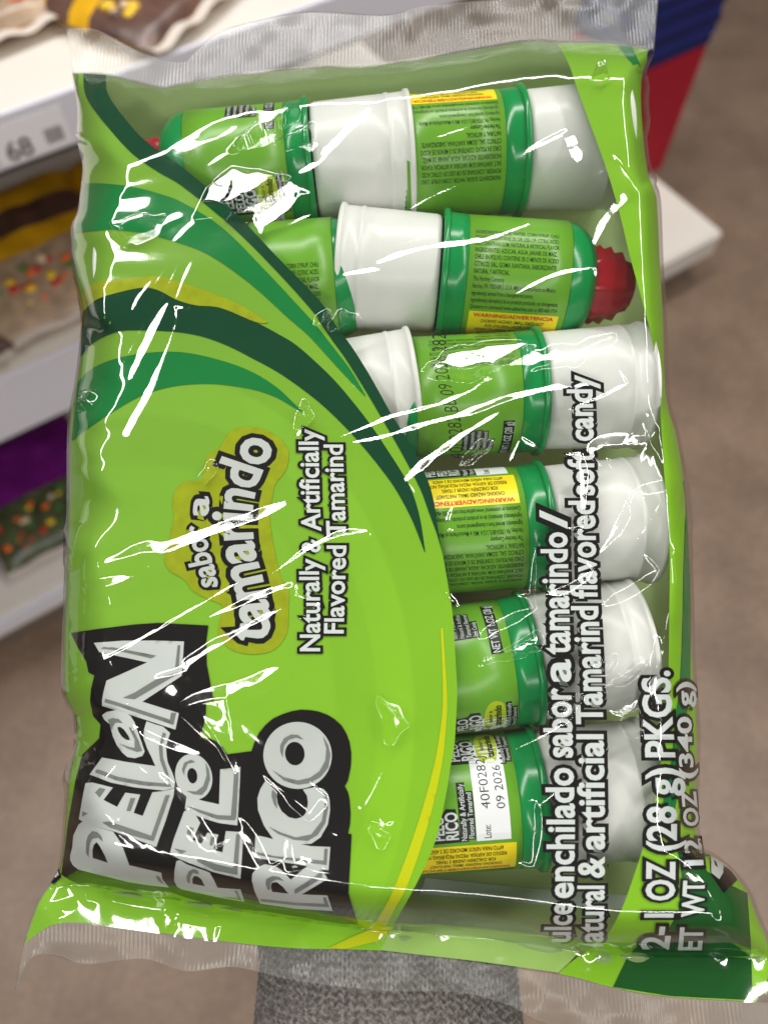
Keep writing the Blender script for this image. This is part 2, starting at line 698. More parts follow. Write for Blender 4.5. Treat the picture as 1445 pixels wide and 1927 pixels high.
def place_text(line, body, s0, s1, offset, layer, material, parent, clip=None, name='lettering'):
    Q, T = text_norm(body, offset)
    S = s0 + Q[:, 0] * (s1 - s0)
    P = line.at(S, Q[:, 1])
    if clip is not None:
        k = (P[:, 1] < clip(P[:, 0]))[T].all(1)
        T = T[k]
        if not len(T):
            return None
    isl = islands(len(P), T)
    P2, T2 = refine(P, T, 12.0)
    # carry the island number to the new points
    lab = np.full(len(P2), -1)
    lab[:len(P)] = isl
    for _ in range(12):
        m = lab[T2].max(1)
        for k in range(3):
            w = lab[T2[:, k]] < 0
            lab[T2[w, k]] = m[w]
    V = on_surface(P2, layer, (np.maximum(lab, 0) % 3) * 0.00002)
    return new_obj(name, V, orient(V, T2), material, parent)


# ------------------------------------------------------------------ floor and shelving (the setting behind the bag)
def wobj(name, verts, faces, material, parent=None, smooth=False):
    return new_obj(name, verts, faces, material, parent, None, smooth)


def box_mesh(c, ax, ay, az, bevel=0.0):
    """box from centre and three half-axis vectors"""
    bm = bmesh.new()
    vs_ = [bm.verts.new(Vector(c) + Vector(ax) * i + Vector(ay) * j + Vector(az) * k) for i in (-1, 1) for j in (-1, 1) for k in (-1, 1)]
    for f in ((0, 1, 3, 2), (4, 6, 7, 5), (0, 4, 5, 1), (2, 3, 7, 6), (0, 2, 6, 4), (1, 5, 7, 3)):
        bm.faces.new([vs_[i] for i in f])
    bmesh.ops.recalc_face_normals(bm, faces=bm.faces)
    if bevel:
        bmesh.ops.bevel(bm, geom=bm.edges[:], offset=bevel, segments=2, affect='EDGES')
    return bm


def bm_obj(name, bm, material, parent=None, smooth=False):
    me = bpy.data.meshes.new(name)
    bm.to_mesh(me)
    bm.free()
    me.materials.append(material)
    if smooth:
        me.shade_smooth()
    return from_data(name, me, parent)


M['floor'] = mat('polished_concrete', (120, 101, 86), 0.38, 0.35, 0.22, 5.5)
M['shelf'] = mat('white_shelf_paint', (214, 208, 200), 0.4, 0.4, 0.03, 8)
M['lip'] = mat('plastic_ticket_strip', (222, 222, 232), 0.25, 0.5)
M['kick'] = mat('kick_plate', (120, 106, 94), 0.6, 0.3, 0.05, 10)
M['panel'] = mat('back_panel', (120, 112, 98), 0.6, 0.3)
M['tag'] = mat('paper_tag', (240, 238, 240), 0.6, 0.2)
M['tagink'] = mat('tag_ink', (104, 102, 106), 0.6, 0.2)

fl = fast_grid('floor', np.stack(np.meshgrid(np.linspace(-9, 9, 3), np.linspace(-6, 12, 3), [0.0], indexing='ij'), -1)[:, :, 0], M['floor'], smooth=False)
fl['kind'] = 'structure'
nf = M['floor'].node_tree
_p = nf.nodes['Principled BSDF']
_n2 = nf.nodes.new('ShaderNodeTexNoise')
_n2.inputs['Scale'].default_value = 70
_n2.inputs['Detail'].default_value = 6
_mx = nf.nodes.new('ShaderNodeMixRGB')
_mx.blend_type = 'OVERLAY'
_mx.inputs[0].default_value = 0.35
_src = _p.inputs['Base Color'].links[0].from_socket
nf.links.new(_src, _mx.inputs[1])
nf.links.new(nf.nodes['Texture Coordinate'].outputs['Object'], _n2.inputs['Vector'])
nf.links.new(_n2.outputs['Fac'], _mx.inputs[2])
nf.links.new(_mx.outputs[0], _p.inputs['Base Color'])

CORNER = hit_z(1362, 436, 0.16)
FRONT = CORNER @ AQ
CAMP = np.array([0, 0, CAM_Z])


def hit_front(px, py, back=0.0):
    d = wray(px, py)
    return CAMP + d * ((FRONT + back - CAMP @ AQ) / (d @ AQ))


unit = empty('shelf_unit', Matrix.Translation(Vector((CORNER[0], CORNER[1], 0))), 'white store shelf unit with ticket strips, standing on the brown floor', 'shelf')
UI = unit.matrix_world.inverted()


def unit_box(name, a0, a1, q0, q1, z0, z1, material, bevel=0.002):
    """box in shelf coordinates: along the front from the corner (negative = leftwards), inwards, up"""
    base = np.array([CORNER[0], CORNER[1], 0])
    c = base + AD * (a0 + a1) / 2 + AQ * (q0 + q1) / 2 + np.array([0, 0, (z0 + z1) / 2])
    o = bm_obj(name, box_mesh(c, AD * (a1 - a0) / 2, AQ * (q1 - q0) / 2, (0, 0, (z1 - z0) / 2), bevel), material)
    o.parent = unit
    o.matrix_parent_inverse = UI
    return o


ENDU = -0.8                                   # the upper shelves stop short of the base's corner
SET = 0.03
z_mid = hit_front(70, 690, SET)[2]
z_top = hit_front(65, 205, SET)[2]
h_mid = z_mid - hit_front(70, 800, SET)[2]
h_top = z_top - hit_front(65, 300, SET)[2]
unit_box('base_deck', -2.6, 0, 0.0, 0.5, 0.085, 0.16, M['shelf'], 0.006)
unit_box('kick_plate', -2.58, -0.02, 0.03, 0.48, 0.0, 0.084, M['kick'])
unit_box('ticket_strip', -2.6, -0.3, -0.008, -0.001, 0.11, 0.158, M['lip'])
unit_box('back_panel', -2.6, ENDU, 0.46, 0.48, 0.161, 1.6, M['panel'])
for zz, hh in ((z_mid, h_mid), (z_top, h_top)):
    unit_box('shelf_board', -2.6, ENDU, SET + 0.008, 0.455, zz - 0.03, zz, M['shelf'], 0.003)
    unit_box('ticket_strip', -2.6, ENDU, SET, SET + 0.006, zz - hh, zz + 0.006, M['lip'], 0.001)


def shelf_pt(a, q, z):
    return np.array([CORNER[0], CORNER[1], 0]) + AD * a + AQ * q + np.array([0, 0, z])


def price_tag(px, py, z_mid_, h, label, digits):
    p = hit_front(px, py, SET)
    a = (p - CORNER) @ AD
    mtx = Matrix((( AD[0], 0, -AQ[0], 0), (AD[1], 0, -AQ[1], 0), (0, 1, 0, 0), (0, 0, 0, 1)))
    q = shelf_pt(a, SET - 0.0008, z_mid_ - h / 2)
    e = empty('price_tag', Matrix.Translation(Vector(q)) @ mtx, label, 'price tag')
    w, hh = 0.042, h * 0.42
    bm = bmesh.new()
    for (x, y) in ((-w, -hh), (w, -hh), (w, hh), (-w, hh)):
        bm.verts.new((x, y, 0))
    bm.faces.new(bm.verts[:])
    r = bmesh.ops.extrude_face_region(bm, geom=bm.faces[:])
    bmesh.ops.translate(bm, verts=[v for v in r['geom'] if isinstance(v, bmesh.types.BMVert)], vec=(0, 0, 0.0004))
    bmesh.ops.recalc_face_normals(bm, faces=bm.faces)
    bm_obj('card', bm, M['tag'], e)
    P, T = text_mesh(digits, 0.02)
    s = hh * 0.95 / CAPH
    new_obj('lettering', [(x * s - w * 0.75, y * s - hh * 0.85, 0.0007) for x, y in P], T, M['tagink'], e, smooth=False)
    V, F = [], []
    xx = w * 0.35
    for k in range(14):
        ww = random.choice((0.0005, 0.0009, 0.0013))
        n = len(V)
        V += [(xx, -hh * 0.7, 0.0007), (xx + ww, -hh * 0.7, 0.0007), (xx + ww, hh * 0.1, 0.0007), (xx, hh * 0.1, 0.0007)]
        F.append((n, n + 1, n + 2, n + 3))
        xx += ww + 0.0007
    new_obj('barcode', V, F, M['tagink'], e, smooth=False)
    return e


price_tag(58, 258, z_top, h_top, 'white price tag with barcode on the upper ticket strip', '68')


# goods on the shelves -------------------------------------------------
def candy_bag(name, label, a, q, z, w, l, h, rotz, cols, seed, group, tilt=0.0, pieces=(), lay=0.42):
    """small pillow bag lying on a shelf; printed head, seals and coloured sweets showing on the lower part"""
    rg = np.random.default_rng(seed)
    p = shelf_pt(a, q, z)
    e = empty(name, Matrix.Translation(Vector(p)) @ Matrix.Rotation(rotz + math.atan2(AD[1], AD[0]), 4, 'Z') @ Matrix.Rotation(tilt, 4, 'X'), label, 'candy bag', group)
    n = 28
    u, v = np.meshgrid(np.linspace(-1, 1, n), np.linspace(-1, 1, n), indexing='ij')
    prof = np.sqrt(np.clip(1 - u ** 4, 0, 1)) * np.sqrt(np.clip(1 - v ** 4, 0, 1))
    bump = 1 + 0.16 * noise2(u * 100, v * 100, 26, seed)
    X, Y = u * w / 2 * (1 + 0.04 * noise2(v * 100, v * 0 + seed, 30, seed)), v * l / 2
    top = np.stack([X, Y, h * 0.45 + prof * bump * h * 0.55], -1)
    bot = np.stack([X, Y, h * 0.45 - prof * h * 0.44], -1)[::-1]
    k = int(n * lay)
    fast_grid('window_panel', top[:, :k + 1], cols[1], e)
    if cols[0] is m_yel:
        k2, k3 = int(n * (lay + 0.12)), int(n * (lay + 0.3))
        fast_grid('printed_panel', top[:, k:k2 + 1], cols[0], e)
        fast_grid('printed_band', top[:, k2:k3 + 1], m_brn, e)
        fast_grid('printed_panel', top[:, k3:], cols[0], e)
    else:
        fast_grid('printed_panel', top[:, k:], cols[0], e)
    fast_grid('back_panel', bot, cols[0], e)
    for s in (-1, 1):
        uu, vv = np.meshgrid(np.linspace(-1, 1, n), np.linspace(0, 1, 4), indexing='ij')
        S = np.stack([uu * w / 2, s * (l / 2 + vv * 0.014), h * 0.45 + 0.003 * np.sin(uu * 9 + s)], -1)
        fast_grid('seal', S, cols[2], e)
    for kk in range(26):
        x, y = rg.uniform(-0.8, 0.8), rg.uniform(-0.85, 2 * lay - 1.1)
        zc = h * 0.45 + h * 0.55 * math.sqrt(1 - x ** 4) * math.sqrt(1 - y ** 4)
        bm = bmesh.new()
        bmesh.ops.create_icosphere(bm, subdivisions=1, radius=1)
        r = rg.uniform(0.007, 0.012)
        bmesh.ops.transform(bm, matrix=Matrix.Translation((x * w / 2, y * l / 2, zc - 0.001)) @ Matrix.Rotation(rg.uniform(0, 3), 4, 'Z') @ Matrix.Diagonal((r, r * 0.8, r * 0.5, 1)), verts=bm.verts)
        bm_obj('sweet', bm, pieces[kk % len(pieces)], e, True)
    return e


sw = [mat('sweet_' + n, c, 0.35, 0.5) for n, c in (('red', (186, 34, 28)), ('orange', (226, 104, 30)), ('green', (60, 120, 48)), ('yellow', (226, 186, 40)), ('pale', (214, 190, 160)))]
m_yel = mat('yellow_wrapper', (208, 158, 20), 0.3, 0.5, 0.25, 22)
m_tan = mat('tan_window', (160, 136, 112), 0.25, 0.5, 0.3, 40)
m_brn = mat('brown_wrapper', (92, 66, 56), 0.3, 0.5, 0.4, 30)
m_pur = mat('purple_wrapper', (104, 22, 112), 0.3, 0.5, 0.25, 20)
m_dkg = mat('dark_window', (70, 78, 52), 0.3, 0.5, 0.5, 35)
m_sea = mat('pale_seal', (206, 196, 186), 0.3, 0.5)


def a_of(px, py, z):
    p = hit_z(px, py, z)
    r = p - np.array([CORNER[0], CORNER[1], 0])
    return r @ AD, r @ AQ


for i, (px, py, z, w, l, h, rot, cols, lab) in enumerate((
        (40, 450, z_mid, 0.25, 0.30, 0.05, 0.05, (m_yel, m_tan, m_sea), 'yellow wrapped candy bag with tan window on the middle shelf, beside the green bag'),
        (-150, 600, z_mid, 0.20, 0.27, 0.05, -0.08, (m_yel, m_brn, m_sea), 'yellow and brown candy bag at the cut-off end of the middle shelf'),
        (290, 330, z_mid, 0.20, 0.27, 0.05, 0.1, (m_yel, m_brn, m_sea), 'yellow candy bag on the middle shelf, half behind the green bag'),
        (270, 0, z_top, 0.17, 0.2, 0.035, 0.5, (m_yel, m_brn, m_sea), 'brown and yellow candy bag lying on the upper shelf'),
        (-30, -60, z_top, 0.16, 0.2, 0.035, 0.1, (m_yel, m_tan, m_sea), 'plain yellow candy bag at the corner of the upper shelf'),
        (60, 905, 0.161, 0.24, 0.30, 0.06, 0.02, (m_pur, m_dkg, m_sea), 'purple candy bag with red and green sweets on the bottom deck'),
        (-190, 1010, 0.161, 0.24, 0.30, 0.06, -0.05, (m_pur, m_dkg, m_sea), 'purple candy bag at the cut-off end of the bottom deck'),
        (320, 760, 0.161, 0.24, 0.30, 0.06, 0.05, (m_pur, m_dkg, m_sea), 'purple candy bag on the bottom deck, behind the green bag'))):
    a, q = a_of(px, py, z + h)
    q = max(q, l / 2 + SET + 0.03)
    candy_bag('candy_bag', lab, a, q, z + 0.001, w, l, h, rot, cols, 20 + i, 'candy bags lying on the shelves', 0, sw if i != 3 else [sw[3], sw[4], m_brn])

# red and blue display box at the end of the base deck
m_red = mat('red_card', (160, 10, 40), 0.45, 0.4, 0.06, 20)
m_blue = mat('blue_card', (26, 40, 112), 0.45, 0.4, 0.1, 20)
m_bluek = mat('dark_blue_card', (22, 30, 84), 0.5, 0.4, 0.1, 20)
pb = hit_z(1243, 318, 0.162)
ab, qb = (pb - CORNER) @ AD, (pb - CORNER) @ AQ
zr = 0.162
for k in range(60):
    zr += 0.01
    pt = np.array([pb[0], pb[1], zr])
    c = CAMM.inverted() @ Vector(pt)
    if PH / 2 - FPX * c.y / -c.z < 85:
        break
dbx = empty('display_box', Matrix.Translation(Vector((pb[0], pb[1], 0.162))) @ Matrix.Rotation(math.atan2(AD[1], AD[0]), 4, 'Z'), 'red card display box with blue folded top on the white base deck', 'box')
hb = zr - 0.162
bm_obj('red_body', box_mesh((-0.11, 0.11, hb / 2), (0.11, 0, 0), (0, 0.11, 0), (0, 0, hb / 2), 0.002), m_red, dbx)
for k in range(7):
    bm_obj('blue_sheet', box_mesh((-0.11 + 0.004 * (k % 3), 0.11, hb + 0.012 + k * 0.022), (0.112, 0, 0), (0, 0.112, 0), (0, 0, 0.0095), 0.002), m_blue if k % 2 else m_bluek, dbx)

# ------------------------------------------------------------------ the big candy bag
bag = empty('sweets_bag', BAGM, 'large glossy green bag of tamarind candies with clear window, held up in the aisle', 'candy bag')


def world_lamp_local(p):
    return np.array(BAGM.inverted() @ Vector(p))


LL = []
for c, hl, d in LAMPS:
    a_, b_ = world_lamp_local(c - d * hl), world_lamp_local(c + d * hl)
    LL.append((a_, b_))


def need(p, n0, e=None):
    """slopes (along e, along n0 x e) that turn the film at the points p so that it mirrors a ceiling strip to the camera"""
    p, n0 = np.atleast_2d(p), np.atleast_2d(n0)
    v = CAML - p
    v /= np.linalg.norm(v, axis=1, keepdims=True)
    free = e is None
    e = np.array([[1.0, 0, 0]]) if free else np.atleast_2d(e)
    e = e - n0 * (e * n0).sum(1, keepdims=True)
    e = e / np.linalg.norm(e, axis=1, keepdims=True)
    b = np.cross(n0, e)
    res = []
    for (a_, b_) in LL:
        best = np.full(len(p), 1e9)
        SE, SBs = np.zeros(len(p)), np.zeros(len(p))
        for t in np.linspace(0.05, 0.95, 61):
            l = a_ + (b_ - a_) * t - p
            l /= np.linalg.norm(l, axis=1, keepdims=True)
            m = v + l
            m /= np.linalg.norm(m, axis=1, keepdims=True)
            mn = np.maximum((m * n0).sum(1), 0.05)
            se, sb = -(m * e).sum(1) / mn, -(m * b).sum(1) / mn
            cost = np.hypot(se, sb) if free else np.abs(se)
            k = cost < best
            best[k], SE[k], SBs[k] = cost[k], se[k], sb[k]
        res.append((best, SE, SBs))
    return res, e, b


STREAKS = [
    (3, [(120, 1274), (220, 1228), (344, 1157), (438, 1101), (505, 1065)]),
    (8, [(189, 1062), (269, 1031), (319, 1030), (398, 1000), (498, 965), (550, 943)]),
    (6, [(386, 1163), (466, 1129), (538, 1101), (563, 1102)]),
    (7, [(549, 1112), (535, 1137), (477, 1167), (364, 1239), (344, 1258), (286, 1276)]),
    (6, [(610, 1129), (555, 1165), (494, 1195), (420, 1232), (340, 1275)]),
    (10, [(335, 1335), (366, 1310), (420, 1296), (448, 1289), (543, 1244)]),
    (6, [(226, 1352), (266, 1376), (321, 1400), (388, 1420)]),
    (5, [(293, 1441), (333, 1483), (366, 1525), (388, 1561), (420, 1594)]),
    (12, [(355, 1530), (380, 1565), (400, 1600)]),
    (5, [(211, 1561), (237, 1572), (268, 1594), (295, 1598), (321, 1614), (355, 1625), (392, 1637)]),
    (9, [(438, 1531), (466, 1566), (494, 1618), (510, 1649)]),
    (7, [(461, 1546), (483, 1577), (516, 1624)]),
    (10, [(545, 1558), (539, 1591), (544, 1638)]),
    (9, [(562, 1546), (563, 1577), (549, 1624)]),
    (9, [(621, 1497), (582, 1544)]),
    (7, [(585, 1578), (613, 1571), (646, 1582)]),
    (5, [(494, 1093), (563, 1043), (624, 1010), (660, 1001), (700, 1000)]),
    (6, [(317, 570), (299, 600), (274, 652), (242, 724)]),
    (6, [(332, 575), (327, 612), (304, 677), (279, 744), (245, 806), (237, 829)]),
    (3, [(287, 530), (262, 562), (248, 590)]),
    (4, [(616, 833), (696, 802), (740, 784), (804, 769), (880, 739), (920, 715), (1041, 697), (1100, 678)]),
    (7, [(652, 834), (715, 822), (798, 797), (880, 775), (966, 746), (1071, 726), (1181, 716)]),
    (10, [(755, 911), (805, 861), (885, 801), (966, 751)]),
    (6, [(1181, 721), (1131, 751), (1041, 786)]),
    (11, [(1101, 856), (1131, 831), (1221, 826)]),
    (9, [(1095, 850), (1100, 920), (1098, 1000)]),
    (8, [(1283, 900), (1245, 915), (1195, 930), (1177, 966), (1153, 1005), (1119, 1053)]),
    (8, [(1239, 1072), (1208, 1098), (1167, 1122), (1131, 1141)]),
    (7, [(1024, 1118), (1055, 1113), (1095, 1091), (1119, 1075)]),
    (8, [(1236, 1194), (1229, 1246), (1234, 1319), (1248, 1367), (1255, 1415)]),
    (4, [(1282, 960), (1267, 1020), (1248, 1077)]),
    (8, [(943, 1139), (976, 1129), (1003, 1130)]),
    (9, [(1010, 1145), (935, 1177), (900, 1202)]),
    (7, [(1192, 135), (1187, 200), (1194, 261)]),
    (9, [(1061, 246), (1091, 311)]),
    (6, [(1227, 361), (1197, 350), (1136, 416), (1111, 472)]),
    (5, [(560, 330), (600, 305), (655, 245), (700, 205)]),
    (4, [(590, 300), (640, 270), (680, 262)]),
    (5, [(170, 280), (178, 262)]),
    (5, [(700, 500), (790, 470), (900, 455), (1010, 420)]),
    (4, [(640, 520), (730, 505), (840, 490)]),
    (4, [(960, 560), (1040, 520), (1120, 505)]),
    (6, [(140, 1500), (160, 1470), (178, 1440)]),
    (5, [(950, 880), (962, 850), (975, 820)]),
    (5, [(145, 1075), (160, 1030), (168, 985)]),
    (6, [(160, 1105), (240, 1085), (300, 1060)]),
    (4, [(1290, 905), (1285, 960), (1278, 1010)]),
    (4, [(840, 1000), (845, 960), (860, 915)]),
    (6, [(285, 1712), (310, 1700), (345, 1722), (420, 1735)]),
    (4, [(110, 1725), (170, 1690)]),
    (4, [(1262, 640), (1256, 700), (1258, 760)]),
    (5, [(1335, 1740), (1355, 1700), (1362, 1672)]),
    (6, [(1000, 1630), (1012, 1560), (1008, 1500)]),
]
PATCHES = [
    [(369, 413), (409, 344), (439, 329), (498, 339), (553, 344), (583, 369), (548, 413), (498, 443), (478, 408)],
    [(439, 289), (478, 254), (558, 214), (553, 234), (513, 279)],
    [(528, 274), (588, 239), (596, 300)],
    [(795, 700), (840, 671), (931, 651), (1011, 656), (1071, 660), (1151, 635), (1071, 691), (991, 701), (840, 716)],
    [(1148, 1334), (1172, 1319), (1198, 1307), (1196, 1377), (1184, 1379), (1169, 1362)],
    [(1136, 1296), (1179, 1253), (1203, 1241), (1172, 1279)],
    [(630, 617), (646, 598), (685, 600), (657, 617)],
    [(588, 631), (599, 603), (618, 592), (616, 606)],
    [(214, 433), (279, 413), (339, 413), (299, 448), (239, 473)],
    [(1004, 1179), (1010, 1222), (904, 1245), (900, 1237)],
    [(158, 768), (178, 745), (184, 768)],
    [(1030, 1330), (1065, 1290), (1085, 1310), (1060, 1360)],
    [(380, 905), (400, 880), (402, 915)],
    [(565, 1062 - 240), (573, 760), (583, 800), (577, 805)],
    [(865, 880), (905, 830), (920, 840), (890, 870)],
    [(720, 1320), (760, 1310), (770, 1350), (735, 1390)],
    [(1115, 1250), (1130, 1232), (1150, 1226), (1140, 1262)],
    [(1090, 150), (1130, 140), (1135, 150), (1105, 158)],
    [(700, 1560), (715, 1530), (735, 1545), (715, 1590)],
]


rs = random.Random(5)
for (cx, cy_, rx, ry, n_, ang) in ((300, 1150, 160, 120, 16, 28), (330, 1480, 170, 120, 18, -38), (420, 1330, 220, 60, 7, 22), (900, 770, 240, 60, 9, 16), (1150, 1000, 90, 220, 12, 48), (270, 600, 100, 90, 8, 62), (560, 330, 240, 120, 12, 35), (960, 380, 200, 140, 11, 25), (960, 1300, 90, 260, 8, 30), (560, 1120, 120, 120, 8, 30), (700, 1480, 90, 160, 6, 60)):
    for _ in range(n_):
        a_ = math.radians(ang + rs.uniform(-12, 12))
        x_, y_ = cx + rs.uniform(-rx, rx), cy_ + rs.uniform(-ry, ry)
        l_ = rs.uniform(18, 75)
        k_ = rs.uniform(-0.25, 0.25) * l_
        STREAKS.append((rs.choice((0.9, 1.2, 1.6, 2.2)), [(x_ - l_ * math.cos(a_), y_ + l_ * math.sin(a_)), (x_ + k_ * math.sin(a_) * 0.5, y_ + k_ * math.cos(a_) * 0.5), (x_ + l_ * math.cos(a_), y_ - l_ * math.sin(a_))]))


def film_disp(X, Y):
    """extra height of the glossy film: creases and flats that catch the ceiling strips"""
    D = np.zeros(X.shape)
    mm = 0.000167
    for si, (w, pl) in enumerate(STREAKS):
        pl = catmull(pl, 8)
        w = w * 3.0
        S3 = surf(pl[:, 0], pl[:, 1])
        N3 = snorm(pl[:, 0], pl[:, 1])
        Tg = np.gradient(S3, axis=0)
        res, _, _ = need(S3, N3, Tg)
        # the strip that suits this crease: little slope along it, a moderate one across
        score = [np.mean(r[0]) * 5 + abs(np.mean(np.abs(r[2])) - 0.16) + 0.5 * np.std(r[2]) for r in res]
        lamp = int(np.argmin(score))
        slope = np.clip(res[lamp][2], -0.45, 0.45)
        sgn = np.sign(np.median(slope)) or 1
        slope = np.where(np.sign(slope) == sgn, slope, sgn * 0.03)
        lo = pl.min(0) - w * 10
        hi = pl.max(0) + w * 10
        sel = np.nonzero((X > lo[0]) & (X < hi[0]) & (Y > lo[1]) & (Y < hi[1]))
        P = np.stack([X[sel], Y[sel]], -1)
        if not len(P):
            continue
        best = np.full(len(P), 1e9)
        sd = np.zeros(len(P))
        tt = np.zeros(len(P))
        n = len(pl) - 1
        for i in range(n):
            a, b = pl[i], pl[i + 1]
            ab = b - a
            L2 = ab @ ab
            t0 = ((P - a) @ ab) / L2
            t = np.clip(t0, 0, 1)
            dv = P - a - t[:, None] * ab
            d = np.hypot(dv[:, 0], dv[:, 1])
            s = -(ab[0] * dv[:, 1] - ab[1] * dv[:, 0]) / math.sqrt(L2)
            k = d < best
            best[k] = d[k]
            sd[k] = s[k]
            tt[k] = (i + t[k]) / n
        taper = np.clip((1 - np.abs(2 * tt - 1)) * 2.2, 0, 1) ** 0.7
        ww = w * (0.35 + 0.65 * taper) * (1 + 0.18 * noise2(P[:, 0], P[:, 1], 35, 11 + si))
        g = np.interp(tt * n, np.arange(len(pl)), slope)
        x = sd * sgn / ww
        h = np.where(x < -0.5, 0, np.where(x < 0.5, x + 0.5, np.where(x < 7.5, (1 - (x - 0.5) / 7) ** 2, 0)))
        beyond = np.maximum(best - np.abs(sd), 0)
        end = np.clip(1 - beyond / (w * 2.5), 0, 1)
        add = h * np.abs(g) * ww * mm * end * np.clip(taper * 3, 0, 1)
        D[sel] = np.maximum(D[sel], add) + 0.25 * np.minimum(D[sel], add)
    for q, pl in enumerate(PATCHES):
        pl = np.array(pl, float)
        c = pl.mean(0)
        p3 = surf(c[0:1], c[1:2])
        n3 = snorm(c[0:1], c[1:2])
        res, e, b = need(p3, n3)
        k = int(np.argmin([r[0][0] for r in res]))
        lo, hi = pl.min(0) - 30, pl.max(0) + 30
        sel = np.nonzero((X > lo[0]) & (X < hi[0]) & (Y > lo[1]) & (Y < hi[1]))
        P = np.stack([X[sel], Y[sel]], -1)
        S3 = surf(P[:, 0], P[:, 1])
        N3 = snorm(P[:, 0], P[:, 1])
        rr, ee, bb = need(S3, N3)
        se, sb = rr[k][1], rr[k][2]
        ins = inside(P, pl)
        d = seg_dist(P, pl)
        d = np.where(ins, d, -d) + 7 * noise2(P[:, 0], P[:, 1], 22, 40 + q)
        mask = np.clip((d + 9) / 18, 0, 1)
        mask = mask * mask * (3 - 2 * mask)
        V = S3 - p3
        lift = (V * ee).sum(1) * (se + res[k][1][0]) / 2 + (V * bb).sum(1) * (sb + res[k][2][0]) / 2
        per = 0.0055
        lift = lift + per * 0.012 * noise2(P[:, 0], P[:, 1], 40, 70 + q)
        saw = np.mod(lift, per)
        D[sel] = D[sel] * (1 - mask) + saw * mask
    return D


DEBUG = 1.0
NU, NV = 450, 600
t = np.linspace(0, 1, NV)
s = np.linspace(0, 1, NU)
Lp, Rp, Tp, Bp = resample(SL, NV), resample(SR, NV), resample(ST, NU), resample(SB, NU)
# same height steps on both sides
yl = np.interp(t, [0, 1], [0, 1])


def by_y(Sx, n):
    q = np.linspace(0, 1, n)
    yy = Sx[0, 1] + (Sx[-1, 1] - Sx[0, 1]) * q
    k = np.maximum.accumulate(Sx[:, 1] + np.arange(len(Sx)) * 1e-6)
    return np.stack([np.interp(yy, k, Sx[:, 0]), yy], -1)


Lp, Rp = by_y(SL, NV), by_y(SR, NV)
sc = 0.5 - 0.5 * np.cos(math.pi * s)
s_ = 0.25 * sc + 0.75 * s                               # a little denser towards the sides
Tp = np.stack([np.interp(s_, np.linspace(0, 1, NU), Tp[:, k]) for k in (0, 1)], -1)
Bp = np.stack([np.interp(s_, np.linspace(0, 1, NU), Bp[:, k]) for k in (0, 1)], -1)
SS, TT = s_[:, None, None], t[None, :, None]
G = (1 - TT) * Tp[:, None] + TT * Bp[:, None] + (1 - SS) * Lp[None] + SS * Rp[None] - ((1 - SS) * (1 - TT) * Tp[0] + SS * (1 - TT) * Tp[-1] + (1 - SS) * TT * Bp[0] + SS * TT * Bp[-1])
GX, GY = G[..., 0], G[..., 1]
D = film_disp(GX, GY) * DEBUG
nrm = snorm(GX, GY)
micro = 0.000012 * noise2(GX + GY * 0.5, (GY - GX * 0.5) * 2.0, 26, 31)
film = fast_grid('front_film', surf(GX, GY) + nrm * (0.0007 + D + micro)[..., None], M['film'], bag)

# back of the bag, its inside shows through the window
gx, gy = GX[::6, ::6], GY[::6, ::6]
hb_ = -0.0215 * np.clip(HS(gx, gy) / 0.0226, -0.1, 1.05)
backP = loc(gx, gy, hb_)
back = fast_grid('back_film', backP[::-1], M['backgreen'], bag)

# seals above and below
for nm, inner, outer, seed in (('top_seal', SF * 0, None, 1), ('bottom_seal', None, None, 2)):
    if nm == 'top_seal':
        inn = ST
        out_ = catmull([(125, 52), (180, 55), (270, 100), (340, 117), (370, 95), (410, 62), (480, 40), (580, 22), (720, 28), (800, 12), (920, 0), (1050, -12), (1240, -20)], 6)
    else:
        inn = SB
        out_ = catmull([(28, 1870), (60, 1802), (110, 1800), (160, 1815), (270, 1805), (350, 1828), (440, 1820), (530, 1840), (600, 1852), (720, 1865), (860, 1868), (950, 1890), (1010, 1920), (1100, 1950), (1300, 1975), (1470, 1985)], 6)
    n = 260
    A, B = resample(inn, n), resample(out_, n)
    q = np.linspace(0, 1, 30)[None, :, None]
    F = A[:, None] * (1 - q) + B[:, None] * q
    hh = HS(F[..., 0], F[..., 1])
    h0 = HS(A[:, 0], A[:, 1])[:, None]
    hh = h0 + (0.0035 * noise2(F[..., 0], F[..., 1] * 0.5, 85, 50 + seed) + 0.0012 * noise2(F[..., 0], F[..., 1], 33, 60 + seed)) * q[..., 0]
    P = loc(F[..., 0], F[..., 1], hh)
    fin = fast_grid(nm, P, M['fin'], bag)
    md = fin.modifiers.new('thick', 'SOLIDIFY')
    md.thickness = 0.00012

# ---- printing on the front film
IN = 2.5
outl = [(x + IN, y) for x, y in SL[::3]]
outr = [(x - IN, y) for x, y in SR[::3]]
WIN = catmull([(200, 141), (205, 180), (245, 235), (280, 270), (350, 320), (440, 398), (520, 482), (602, 567), (635, 617), (660, 650), (690, 697), (715, 741), (740, 786), (765, 824), (793, 877), (813, 930),
               (826, 1008), (840, 1081), (851, 1150), (858, 1260), (860, 1310), (855, 1400), (848, 1440), (840, 1490), (820, 1580), (785, 1660), (738, 1745), (715, 1789)], 4)
botl = [(x, y - 0.5) for x, y in SB if 45 < x < 714][::-1]
topl = [(x, y + 0.5) for x, y in ST if 138 < x < 199]
left_panel = topl + list(WIN) + botl + outl[::-1][:-1]
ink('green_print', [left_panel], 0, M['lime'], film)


def band(a, b):
    return list(catmull(a, 5)) + list(catmull(b, 5))[::-1]


